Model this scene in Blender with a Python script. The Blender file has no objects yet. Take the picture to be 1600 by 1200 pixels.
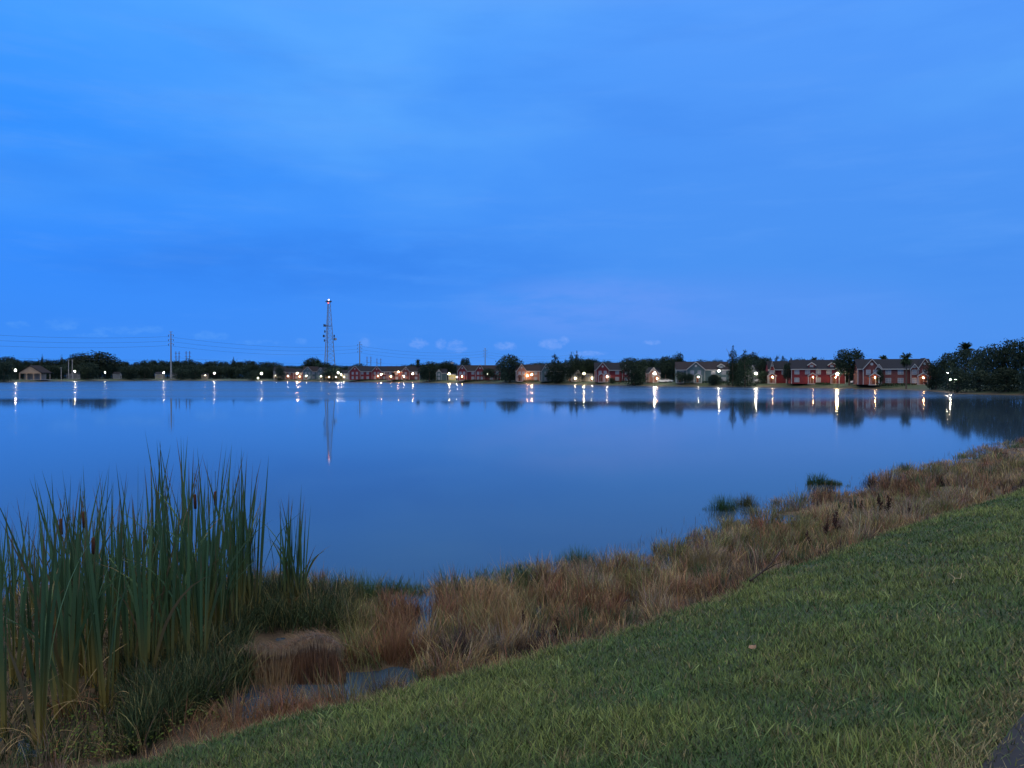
import bpy, math, random
import numpy as np
from mathutils import Vector, Matrix

random.seed(7)
rng = np.random.default_rng(11)
C = bpy.context.scene.collection
PI = math.pi
R = math.radians
F = 1208.0            # focal length in photo pixels (1600 wide)
CAMZ = 4.2
TH = math.atan(13.0 / F)

# ------------------------------------------------------------------ basics
def ray(px, py):
    X = (px - 800) / F; Y = (600 - py) / F
    return (X, math.cos(TH) + Y * math.sin(TH), -math.sin(TH) + Y * math.cos(TH))
def at(px, py, D):
    d = ray(px, py); k = D / d[1]
    return (d[0] * k, D, CAMZ + d[2] * k)
def zat(py, D): return at(800, py, D)[2]
def xat(px, D): return at(px, 587, D)[0]
def lerp(a, b, t): return a + (b - a) * t
def sstep(a, b, x):
    t = np.clip((x - a) / (b - a), 0, 1); return t * t * (3 - 2 * t)

_tab = rng.random((256, 256))
def vnoise(x, y):
    x = np.asarray(x, float); y = np.asarray(y, float)
    xi = np.floor(x).astype(int); yi = np.floor(y).astype(int)
    fx = x - xi; fy = y - yi; fx = fx * fx * (3 - 2 * fx); fy = fy * fy * (3 - 2 * fy)
    g = lambda i, j: _tab[(xi + i) % 256, (yi + j) % 256]
    return (g(0,0)*(1-fx)+g(1,0)*fx)*(1-fy) + (g(0,1)*(1-fx)+g(1,1)*fx)*fy
def fnoise(x, y, o=3):
    s = 0; a = .5; t = 0
    for k in range(o):
        s = s + a * vnoise(x * 2**k + 17.3*k, y * 2**k + 5.1*k); t += a; a *= .5
    return s / t

# ------------------------------------------------------------------ terrain
SHP = [(-60,500),(0,507),(135,600),(270,676),(400,620),(500,564),(640,483),(840,390),(1040,307),(1240,274),(1400,236),(1450,211),(1500,178),(1600,164),(1700,150)]
def S(px): return float(np.interp(px, [p for p,_ in SHP], [d for _,d in SHP]))
LAKE = [(-340,400),(-300,250),(-200,120),(-100,50),(-50,25),(-25,17.5),(-10.6,16.2),(-5.8,16.3),(-3.4,16.1),(-2.1,16.0),(-.9,16.5),(1.1,18.0),(2.6,18.4),
        (3.9,19.6),(4.9,21.3),(6.6,23.8),(8.3,25.4),(11.6,29.0),(13.9,31.4),(17,34.5),(22.5,40),(31,49.6),(36,54),(60,72),(95,92),(120,115),(118,140)]
LAKE += [((px-800)/F*d, d) for px, d in reversed(SHP)]
LAKE = np.array(LAKE)
for _i in range(8, 23): LAKE[_i] *= .957      # the waterline lies in front of the grass tops
LAWN = np.array([(-60,-20),(-20,1.0),(-9,4.2),(-5.6,5.9),(-3.52,7.1),(-2.3,8.05),(-1.1,8.91),(.35,9.75),(1.81,10.93),(3.3,12.4),(4.6,13.9),(6.6,15.8),(8.9,17.9),(12.4,20.9),
        (16.2,24.4),(28,35),(50,54),(80,74),(120,95),(200,100),(400,-200),(0,-400)])
def psd(P, x, y):
    x = np.asarray(x, float); y = np.asarray(y, float)
    d2 = np.full(x.shape, 1e18); ins = np.zeros(x.shape, bool)
    n = len(P)
    for i in range(n):
        ax, ay = P[i]; bx, by = P[(i+1) % n]
        ex, ey = bx-ax, by-ay
        t = np.clip(((x-ax)*ex + (y-ay)*ey) / (ex*ex+ey*ey), 0, 1)
        d2 = np.minimum(d2, (x-ax-t*ex)**2 + (y-ay-t*ey)**2)
        c = ((ay > y) != (by > y))
        if ey != 0: ins ^= c & (x < ex * (y-ay) / ey + ax)
    return np.where(ins, 1, -1) * np.sqrt(d2)      # positive inside
POOLPX = [(455,1086,.62,.30),(540,1076,.60,.27),(612,1062,.36,.24),(505,1086,.55,.24),(400,1100,.3,.16),(645,942,.38,.22),(668,968,.22,.22),(655,995,.16,.2),(845,955,.14,.14),(848,992,.2,.13),
          (990,933,.22,.11),(1152,860,.18,.1),(1310,764,1.0,.35),(1195,812,1.1,.32),(1515,752,.4,.15),(1005,850,.4,.2),(780,1000,.12,.1),(1190,812,.4,.2),(940,868,.35,.15)]
def gz0(px, py): d = ray(px, py); k = -CAMZ/d[2]; return d[0]*k, d[1]*k
POOLS = [(gz0(a,b)+(c,e)) for a,b,c,e in POOLPX]
def poolmask(x, y):
    m = np.zeros(np.shape(x))
    wx = (fnoise(x*2.1, y*2.1)-.5)*.5
    for px_, py_, rx, ry in POOLS:
        q = np.sqrt(((x-px_)/(rx*1.15))**2 + ((y-py_)/(ry*2.2))**2) + wx
        m = np.maximum(m, 1 - sstep(.75, 1.15, q))
    return m
def Hfull(x, y):
    x = np.asarray(x, float); y = np.asarray(y, float)
    lk = -psd(LAKE, x, y)         # + on land
    lw = psd(LAWN, x, y) + (fnoise(x*.8, y*.8)-.5)*.35 + (fnoise(x*4.2, y*4.2)-.5)*.22
    r = np.hypot(x, y)
    near = 1 - sstep(75, 130, r)
    far = 1.35 * sstep(0, 11, lk) + .25*(fnoise(x*.02, y*.02)-.5)*sstep(10, 40, lk) + .04
    pm = poolmask(x, y)
    marsh = .035 + .13*(fnoise(x*1.3, y*1.3)-.45) + .05*(fnoise(x*6, y*6)-.5)
    marsh = marsh * (1-pm) - .07*pm
    marsh = marsh - .075*(1-sstep(.2, 1.8, lk + 1.6*(fnoise(x*.9+50, y*.9)-.5))) 
    marsh = lerp(marsh, marsh + .07, sstep(-1.6, -.4, lw))
    lawn = .60 + 2.3*np.tanh(.12*np.maximum(lw, 0)) + .05*(fnoise(x*.9, y*.9)-.5)
    z = lerp(marsh, lawn, sstep(-.62, .06, lw))
    z = lerp(far, z, near)
    water = -.03 - np.clip(-lk, 0, 14)*.09
    z = np.where(lk > 0, z*sstep(-.2, .6, lk) + (1-sstep(-.2,.6,lk))*np.minimum(z,.02), water)
    return z, lk, lw, near, pm
def H(x, y): return float(Hfull(np.array([x]), np.array([y]))[0][0])
def T(px, py, dmax=90):
    d = ray(px, py); t = np.exp(np.linspace(math.log(1.5), math.log(dmax), 1500))
    x = d[0]*t; y = d[1]*t; z = CAMZ + d[2]*t
    h = np.maximum(Hfull(x, y)[0], 0)
    i = int(np.argmax(z < h)); return (float(x[i]), float(y[i]), float(h[i]))

# ------------------------------------------------------------------ materials
MATS = {}
def newmat(name):
    m = bpy.data.materials.new(name); m.use_nodes = True
    return m, m.node_tree.nodes, m.node_tree.links, m.node_tree.nodes['Principled BSDF']
def pmat(name, col, rough=.7, var=.15, scale=3.0, spec=.3, metal=0, objrand=0):
    if name in MATS: return MATS[name]
    m, n, l, b = newmat(name)
    tc = n.new('ShaderNodeTexCoord'); nz = n.new('ShaderNodeTexNoise'); nz.inputs['Scale'].default_value = scale; nz.inputs['Detail'].default_value = 5
    l.new(tc.outputs['Object'], nz.inputs['Vector'])
    hs = n.new('ShaderNodeHueSaturation'); hs.inputs['Color'].default_value = (*col, 1)
    mr = n.new('ShaderNodeMapRange'); mr.inputs[3].default_value = 1-var; mr.inputs[4].default_value = 1+var
    l.new(nz.outputs['Fac'], mr.inputs[0])
    if objrand:
        oi = n.new('ShaderNodeObjectInfo'); m2 = n.new('ShaderNodeMapRange'); m2.inputs[3].default_value = 1-objrand; m2.inputs[4].default_value = 1+objrand
        l.new(oi.outputs['Random'], m2.inputs[0]); mu = n.new('ShaderNodeMath'); mu.operation = 'MULTIPLY'
        l.new(mr.outputs[0], mu.inputs[0]); l.new(m2.outputs[0], mu.inputs[1]); l.new(mu.outputs[0], hs.inputs['Value'])
    else: l.new(mr.outputs[0], hs.inputs['Value'])
    l.new(hs.outputs[0], b.inputs['Base Color'])
    b.inputs['Roughness'].default_value = rough; b.inputs['Metallic'].default_value = metal; b.inputs['Specular IOR Level'].default_value = spec
    MATS[name] = m; return m
def emat(name, col, strength):
    if name in MATS: return MATS[name]
    m, n, l, b = newmat(name)
    b.inputs['Base Color'].default_value = (*col, 1); b.inputs['Emission Color'].default_value = (*col, 1); b.inputs['Emission Strength'].default_value = strength
    MATS[name] = m; return m
def siding(name, col):
    if name in MATS: return MATS[name]
    m = pmat(name, col, .75, .12, .6); n = m.node_tree.nodes; l = m.node_tree.links; b = n['Principled BSDF']
    w = n.new('ShaderNodeTexWave'); w.bands_direction = 'Z'; w.inputs['Scale'].default_value = 1.6; w.wave_profile = 'SAW'
    tc = n.new('ShaderNodeTexCoord'); l.new(tc.outputs['Object'], w.inputs['Vector'])
    bp = n.new('ShaderNodeBump'); bp.inputs['Distance'].default_value = .03; l.new(w.outputs['Fac'], bp.inputs['Height']); l.new(bp.outputs[0], b.inputs['Normal'])
    return m
def vmat(name, rough=.6, trans=.0, spec=.25, var=0, zrand=0):
    """plants: colour comes from the 'col' attribute of each blade or leaf"""
    m, n, l, b = newmat(name)
    a = n.new('ShaderNodeAttribute'); a.attribute_name = 'col'
    src = a.outputs['Color']
    if zrand:
        oi = n.new('ShaderNodeObjectInfo'); hs = n.new('ShaderNodeHueSaturation')
        m2 = n.new('ShaderNodeMapRange'); m2.inputs[3].default_value = 1-zrand; m2.inputs[4].default_value = 1+zrand
        m3 = n.new('ShaderNodeMapRange'); m3.inputs[3].default_value = .47; m3.inputs[4].default_value = .53
        l.new(oi.outputs['Random'], m2.inputs[0]); l.new(m2.outputs[0], hs.inputs['Value']); l.new(oi.outputs['Random'], m3.inputs[0]); l.new(m3.outputs[0], hs.inputs['Hue'])
        l.new(src, hs.inputs['Color']); src = hs.outputs[0]
    l.new(src, b.inputs['Base Color'])
    b.inputs['Roughness'].default_value = rough; b.inputs['Specular IOR Level'].default_value = spec
    if trans:
        t = n.new('ShaderNodeBsdfTranslucent'); l.new(src, t.inputs['Color'])
        mx = n.new('ShaderNodeMixShader'); mx.inputs[0].default_value = trans
        l.new(b.outputs[0], mx.inputs[1]); l.new(t.outputs[0], mx.inputs[2]); l.new(mx.outputs[0], n['Material Output'].inputs['Surface'])
    return m
M_blade = vmat('grass_blades', .55, .25)
M_reed = vmat('cattail_leaves', .5, .2)
M_leaf = vmat('tree_leaves', .7, .15, .15, zrand=.3)
M_bark = pmat('bark', (.11,.085,.065), .9, .3, 4)
M_white = pmat('white_trim', (.45,.45,.45), .6, .05, 2)
M_red = siding('red_siding', (.20,.032,.040))
M_darkred = siding('brick_red_siding', (.20,.068,.062))
M_pink = siding('salmon_siding', (.30,.15,.12))
M_teal = siding('teal_siding', (.09,.15,.165))
M_cream = siding('cream_siding', (.36,.32,.25))
M_grey = siding('grey_siding', (.30,.30,.30))
M_tan = siding('tan_siding', (.42,.30,.21))
M_yellow = siding('yellow_siding', (.50,.44,.22))
M_roof = pmat('dark_shingles', (.011,.015,.028), .95, .25, 1.5, objrand=.2)
M_roofb = pmat('brown_shingles', (.020,.018,.026), .95, .25, 1.5, objrand=.2)
M_pane = pmat('window_blinds', (.27,.29,.33), .25, .6, .5, .6)
M_panedark = pmat('dark_glass', (.05,.06,.07), .1, .2, .8, .8)
M_paneyel = emat('lit_window', (1.0,.62,.30), 1.6)
M_door = pmat('brown_door', (.12,.045,.03), .5)
M_metal = pmat('galvanised_steel', (.30,.31,.32), .5, .1, 2, .5, .3)
M_dmetal = pmat('dark_steel', (.045,.045,.05), .5, .1, 2, .5)
M_wood = pmat('weathered_wood', (.16,.13,.10), .85, .25, 2)
M_wire = pmat('wire', (.06,.06,.065), .6, .1)
M_seed = pmat('cattail_seed_head', (.075,.028,.016), .95, .35, 40)
M_car = pmat('white_paint', (.6,.6,.62), .3, .03, 1, .5)
M_tyre = pmat('rubber', (.02,.02,.02), .9)
M_concrete = pmat('concrete', (.38,.36,.33), .9, .15, 2)
M_lampc = emat('lamp_glow_cool', (1.0,.86,.66), 260)
M_lampw = emat('lamp_glow_warm', (1.0,.64,.33), 230)
M_lampo = emat('lamp_glow_orange', (1.0,.55,.25), 62)
M_porchc = emat('porch_glow_cool', (1.0,.84,.62), 150)
M_porchw = emat('porch_glow_warm', (1.0,.60,.28), 150)
M_beacon = emat('tower_beacon_white', (1.0,.75,.75), 3)
M_beaconr = emat('tower_beacon_red', (1.0,.10,.06), 6)

# ------------------------------------------------------------------ object helpers
def tag(o, label=None, cat=None, group=None, kind=None):
    if label: o['label'] = label
    if cat: o['category'] = cat
    if group: o['group'] = group
    if kind: o['kind'] = kind
    return o
def empty(name, loc, rz=0, sc=1):
    o = bpy.data.objects.new(name, None); C.objects.link(o); o.location = loc; o.rotation_euler = (0,0,rz)
    o.scale = (sc,)*3 if not isinstance(sc, tuple) else sc; o.empty_display_size = .1
    return o
def link(name, me, parent=None):
    o = bpy.data.objects.new(name, me); C.objects.link(o); o.parent = parent; return o
def copy_tree(o, parent=None):
    c = o.copy(); C.objects.link(c); c.parent = parent
    for ch in o.children: copy_tree(ch, c)
    return c
class MB:
    def __init__(s): s.v = []; s.f = []; s.m = []
    def poly(s, pts, mi=0):
        b = len(s.v); s.v += [tuple(p) for p in pts]; s.f.append(tuple(range(b, b+len(pts)))); s.m.append(mi)
    def hull(s, a, b, mi=0):          # two matching rings -> closed prism
        n = len(a); k = len(s.v); s.v += [tuple(p) for p in a] + [tuple(p) for p in b]
        s.f += [tuple(range(k, k+n))[::-1], tuple(range(k+n, k+2*n))]; s.m += [mi, mi]
        for i in range(n):
            j = (i+1) % n; s.f.append((k+i, k+j, k+n+j, k+n+i)); s.m.append(mi)
    def box(s, x0, x1, y0, y1, z0, z1, mi=0):
        s.hull([(x0,y0,z0),(x1,y0,z0),(x1,y1,z0),(x0,y1,z0)], [(x0,y0,z1),(x1,y0,z1),(x1,y1,z1),(x0,y1,z1)], mi)
    def px(s, prof, x0, x1, mi=0): s.hull([(x0,y,z) for y,z in prof], [(x1,y,z) for y,z in prof], mi)     # profile in yz, extruded along x
    def py(s, prof, y0, y1, mi=0): s.hull([(x,y0,z) for x,z in prof], [(x,y1,z) for x,z in prof], mi)
    def tube(s, pts, rads, n=6, mi=0):
        pts = [Vector(p) for p in pts]; k = len(s.v); m = len(pts)
        for i, p in enumerate(pts):
            d = (pts[min(i+1, m-1)] - pts[max(i-1, 0)]).normalized()
            u = d.orthogonal().normalized(); w = d.cross(u)
            if abs(d.z) > .5: u = (Vector((1,0,0)) - d*d.x).normalized(); w = d.cross(u)
            r = rads[i] if hasattr(rads, '__len__') else rads
            for j in range(n):
                a = 2*PI*j/n; s.v.append(tuple(p + (u*math.cos(a) + w*math.sin(a))*r))
        for i in range(m-1):
            for j in range(n):
                j2 = (j+1) % n
                s.f.append((k+i*n+j, k+i*n+j2, k+(i+1)*n+j2, k+(i+1)*n+j)); s.m.append(mi)
        s.f.append(tuple(k+j for j in range(n))[::-1]); s.m.append(mi)
        s.f.append(tuple(k+(m-1)*n+j for j in range(n))); s.m.append(mi)
    def ball(s, c, r, n=10, mi=0, sz=1.0):
        k = len(s.v); rings = n//2
        s.v.append((c[0],c[1],c[2]-r*sz))
        for i in range(1, rings):
            t = PI*i/rings
            for j in range(n): s.v.append((c[0]+r*math.sin(t)*math.cos(2*PI*j/n), c[1]+r*math.sin(t)*math.sin(2*PI*j/n), c[2]-r*sz*math.cos(t)))
        s.v.append((c[0],c[1],c[2]+r*sz)); e = len(s.v)-1
        for j in range(n):
            j2 = (j+1) % n
            s.f.append((k, k+1+j2, k+1+j)); s.m.append(mi)
            for i in range(rings-2):
                a = k+1+i*n; s.f.append((a+j, a+j2, a+n+j2, a+n+j)); s.m.append(mi)
            a = k+1+(rings-2)*n; s.f.append((a+j, a+j2, e)); s.m.append(mi)
    def mesh(s, name, mats, smooth=False):
        me = bpy.data.meshes.new(name); me.from_pydata(s.v, [], s.f)
        for m in (mats if isinstance(mats, (list, tuple)) else [mats]): me.materials.append(m)
        me.polygons.foreach_set('material_index', s.m)
        if smooth: me.polygons.foreach_set('use_smooth', [True]*len(s.f))
        me.update(); return me
    def build(s, name, mats, parent=None, smooth=False): return link(name, s.mesh(name, mats, smooth), parent)

def np_mesh(name, V, loops, sizes, mat, cols=None, smooth=True):
    me = bpy.data.meshes.new(name)
    me.vertices.add(len(V)); me.vertices.foreach_set('co', V.astype(np.float32).ravel())
    me.loops.add(len(loops)); me.loops.foreach_set('vertex_index', loops.astype(np.int32))
    st = np.concatenate([[0], np.cumsum(sizes)[:-1]]).astype(np.int32)
    me.polygons.add(len(sizes)); me.polygons.foreach_set('loop_start', st)
    me.polygons.foreach_set('use_smooth', np.full(len(sizes), smooth))
    if mat: me.materials.append(mat)
    me.update(calc_edges=True)
    if cols is not None:
        a = me.attributes.new('col', 'FLOAT_COLOR', 'POINT')
        c = np.ones((len(V), 4), np.float32); c[:, :3] = cols; a.data.foreach_set('color', c.ravel())
    return me

def blades(name, base, h, w, az, lean, curve, cb, ct, segs=2, mat=None, face=None, wprof=None):
    """base Nx3; h,w,az,lean(rad),curve(rad) N; cb, ct Nx3 colours at base and tip"""
    N = len(h); K = segs
    V = np.zeros((N, 2*K+1, 3)); Cc = np.zeros((N, 2*K+1, 3))
    if face is None: face = az + PI/2 + (rng.random(N)-.5)*1.6
    dx, dy = np.cos(az), np.sin(az); fx, fy = np.cos(face), np.sin(face)
    p = base.copy(); ang = lean.copy(); L = h/K
    for k in range(K+1):
        t = k/K
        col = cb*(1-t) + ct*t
        if k < K:
            ww = w*(wprof(t) if wprof else (1-.55*t))/2
            V[:,2*k] = p - np.stack([fx*ww, fy*ww, 0*ww], 1); V[:,2*k+1] = p + np.stack([fx*ww, fy*ww, 0*ww], 1)
            Cc[:,2*k] = col; Cc[:,2*k+1] = col
        else:
            V[:,2*k] = p; Cc[:,2*k] = col
        p = p + np.stack([dx*np.sin(ang)*L, dy*np.sin(ang)*L, np.cos(ang)*L], 1)
        ang = ang + curve/K
    o = (np.arange(N)*(2*K+1))[:,None]
    q = []
    for k in range(K-1): q.append(o + np.array([2*k, 2*k+1, 2*k+3, 2*k+2]))
    tri = o + np.array([2*K-2, 2*K-1, 2*K])
    loops = np.concatenate([a for a in q] + [tri], 1).ravel()
    sizes = np.tile(np.array([4]*(K-1) + [3]), N)
    return np_mesh(name, V.reshape(-1,3), loops, sizes, mat or M_blade, Cc.reshape(-1,3))

# ------------------------------------------------------------------ ground + water
def build_ground():
    A = np.concatenate([np.linspace(-48, 48, 520), np.linspace(54, 306, 43)])
    A = np.radians(90 - A)
    nr = 430; rr = .25*np.exp(np.linspace(0, math.log(3500/.25), nr))
    a, r = np.meshgrid(A, rr)
    x = (r*np.cos(a)).ravel(); y = (r*np.sin(a)).ravel()
    z, lk, lw, near, pm = Hfull(x, y)
    n = len(A); V = np.vstack([np.stack([x, y, z], 1), [[0,0,H(0,0)]]])
    i, j = np.meshgrid(np.arange(nr-1), np.arange(n), indexing='ij'); j2 = (j+1) % n
    q = np.stack([i*n+j, (i+1)*n+j, (i+1)*n+j2, i*n+j2], -1).reshape(-1,4)
    jj = np.arange(n); t = np.stack([np.full(n, nr*n), jj, (jj+1)%n], 1)
    loops = np.concatenate([q.ravel(), t.ravel()]); sizes = np.concatenate([np.full(len(q),4), np.full(len(t),3)])
    lawn = sstep(-.25, .1, lw); far = 1-near
    cols = np.zeros((len(V),3)); cols[:-1,0] = np.maximum(lawn*near, far*sstep(1.0, 4, lk)); cols[:-1,1] = far; cols[-1] = (1,0,0)
    m, nn, l, b = newmat('ground_soil_and_grass')
    at_ = nn.new('ShaderNodeAttribute'); at_.attribute_name = 'col'; sp = nn.new('ShaderNodeSeparateColor'); l.new(at_.outputs['Color'], sp.inputs[0])
    tc = nn.new('ShaderNodeTexCoord')
    n1 = nn.new('ShaderNodeTexNoise'); n1.inputs['Scale'].default_value = 2.2; n1.inputs['Detail'].default_value = 8; l.new(tc.outputs['Object'], n1.inputs['Vector'])
    n2 = nn.new('ShaderNodeTexNoise'); n2.inputs['Scale'].default_value = .12; n2.inputs['Detail'].default_value = 6; l.new(tc.outputs['Object'], n2.inputs['Vector'])
    mud = nn.new('ShaderNodeValToRGB'); mud.color_ramp.elements[0].color = (.030,.022,.018,1); mud.color_ramp.elements[1].color = (.11,.078,.052,1)
    mud.color_ramp.elements[0].position = .3; mud.color_ramp.elements[1].position = .75; l.new(n1.outputs['Fac'], mud.inputs[0])
    gr = nn.new('ShaderNodeValToRGB'); gr.color_ramp.elements[0].color = (.018,.036,.012,1); gr.color_ramp.elements[1].color = (.04,.062,.02,1); l.new(n1.outputs['Fac'], gr.inputs[0])
    fg = nn.new('ShaderNodeValToRGB'); fg.color_ramp.elements[0].color = (.016,.040,.020,1); fg.color_ramp.elements[1].color = (.034,.064,.030,1); l.new(n2.outputs['Fac'], fg.inputs[0])
    fg.color_ramp.elements[0].position = .35; fg.color_ramp.elements[1].position = .65
    mg = nn.new('ShaderNodeMix'); mg.data_type = 'RGBA'; l.new(sp.outputs[1], mg.inputs[0]); l.new(gr.outputs[0], mg.inputs[6]); l.new(fg.outputs[0], mg.inputs[7])
    mx = nn.new('ShaderNodeMix'); mx.data_type = 'RGBA'; l.new(sp.outputs[0], mx.inputs[0]); l.new(mud.outputs[0], mx.inputs[6]); l.new(mg.outputs[2], mx.inputs[7])
    l.new(mx.outputs[2], b.inputs['Base Color']); b.inputs['Roughness'].default_value = .85
    bp = nn.new('ShaderNodeBump'); bp.inputs['Distance'].default_value = .02; n3 = nn.new('ShaderNodeTexNoise'); n3.inputs['Scale'].default_value = 30
    l.new(tc.outputs['Object'], n3.inputs['Vector']); l.new(n3.outputs['Fac'], bp.inputs['Height']); l.new(bp.outputs[0], b.inputs['Normal'])
    o = link('ground', np_mesh('ground', V, loops, sizes, m, cols)); tag(o, kind='structure', label='lake bed, muddy bank and grassy land around the lake', cat='ground')
build_ground()

def build_water():
    m, n, l, b = newmat('lake_water')
    b.inputs['Base Color'].default_value = (.030,.060,.108,1); b.inputs['IOR'].default_value = 1.33; b.inputs['Specular IOR Level'].default_value = .5
    geo = n.new('ShaderNodeNewGeometry'); sp = n.new('ShaderNodeSeparateXYZ'); l.new(geo.outputs['Position'], sp.inputs[0])
    nz = n.new('ShaderNodeTexNoise'); nz.inputs['Scale'].default_value = .012; nz.inputs['Detail'].default_value = 4
    mp = n.new('ShaderNodeMapping'); mp.inputs['Scale'].default_value = (.35, 1.0, 1); l.new(geo.outputs['Position'], mp.inputs[0]); l.new(mp.outputs[0], nz.inputs['Vector'])
    # light wind ruffles the open water beyond about 140 m, the near water lies calm
    ml = n.new('ShaderNodeMath'); ml.operation = 'MULTIPLY_ADD'; ml.inputs[1].default_value = 90; l.new(nz.outputs['Fac'], ml.inputs[0]); l.new(sp.outputs['Y'], ml.inputs[2])
    mr = n.new('ShaderNodeMapRange'); mr.interpolation_type = 'SMOOTHSTEP'; mr.inputs[1].default_value = 168; mr.inputs[2].default_value = 205; mr.inputs[3].default_value = .045; mr.inputs[4].default_value = .225
    l.new(ml.outputs[0], mr.inputs[0])
    nb = n.new('ShaderNodeTexNoise'); nb.inputs['Scale'].default_value = .03; nb.inputs['Detail'].default_value = 3
    mp2 = n.new('ShaderNodeMapping'); mp2.inputs['Scale'].default_value = (.12, 1.0, 1); l.new(geo.outputs['Position'], mp2.inputs[0]); l.new(mp2.outputs[0], nb.inputs['Vector'])
    m4 = n.new('ShaderNodeMapRange'); m4.inputs[1].default_value = .3; m4.inputs[2].default_value = .7; m4.inputs[3].default_value = .8; m4.inputs[4].default_value = 1.25; l.new(nb.outputs['Fac'], m4.inputs[0])
    mm = n.new('ShaderNodeMath'); mm.operation = 'MULTIPLY'; l.new(mr.outputs[0], mm.inputs[0]); l.new(m4.outputs[0], mm.inputs[1]); l.new(mm.outputs[0], b.inputs['Roughness'])
    wn = n.new('ShaderNodeTexNoise'); wn.inputs['Scale'].default_value = .9; wn.inputs['Detail'].default_value = 3
    mp3 = n.new('ShaderNodeMapping'); mp3.inputs['Scale'].default_value = (.5, 1.4, 1); l.new(geo.outputs['Position'], mp3.inputs[0]); l.new(mp3.outputs[0], wn.inputs['Vector'])
    bp = n.new('ShaderNodeBump'); st_ = n.new('ShaderNodeMapRange'); st_.inputs[1].default_value = 15; st_.inputs[2].default_value = 70; st_.inputs[3].default_value = .35; st_.inputs[4].default_value = 0; l.new(sp.outputs['Y'], st_.inputs[0]); l.new(st_.outputs[0], bp.inputs['Strength']); bp.inputs['Distance'].default_value = .004; l.new(wn.outputs['Fac'], bp.inputs['Height']); l.new(bp.outputs[0], b.inputs['Normal'])
    P = [(-700,800),(-700,0),(-200,0),(-20,0),(20,5),(200,50),(200,300),(120,400),(0,700)]
    me = bpy.data.meshes.new('water'); me.from_pydata([(x,y,0) for x,y in P], [], [tuple(range(len(P)))]); me.materials.append(m); me.update()
    tag(link('water', me), kind='structure', label='calm lake water reflecting the blue dusk sky', cat='water')
build_water()

# ------------------------------------------------------------------ asphalt path
PA = T(1538,1200); PB = T(1600,1122); _L = math.hypot(PB[0]-PA[0], PB[1]-PA[1]); PD = ((PB[0]-PA[0])/_L, (PB[1]-PA[1])/_L)
def path_side(x, y): return (x-PA[0])*PD[1] - (y-PA[1])*PD[0]
def build_path():
    e = [(PA[0]+PD[0]*q, PA[1]+PD[1]*q) for q in (-4,-2.5,-1.2,-.6,0,.6,1.2,2.4,5,9,16)]
    V = []; Fc = []
    for i, (x, y) in enumerate(e):
        a = e[max(0,i-1)]; b = e[min(len(e)-1,i+1)]; dx, dy = b[0]-a[0], b[1]-a[1]; L = math.hypot(dx,dy); nx, ny = dy/L, -dx/L
        for k in range(6):
            qx, qy = x+nx*k*.5, y+ny*k*.5; V.append((qx, qy, H(qx,qy)+.03))
    for i in range(len(e)-1):
        for k in range(5): Fc.append((i*6+k, i*6+k+1, (i+1)*6+k+1, (i+1)*6+k))
    me = bpy.data.meshes.new('path'); me.from_pydata(V, [], Fc); me.materials.append(pmat('asphalt', (.020,.021,.026), .75, .25, 60)); me.update()
    tag(link('path', me), kind='structure', label='dark asphalt footpath beside the lawn', cat='path')
build_path()

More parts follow.
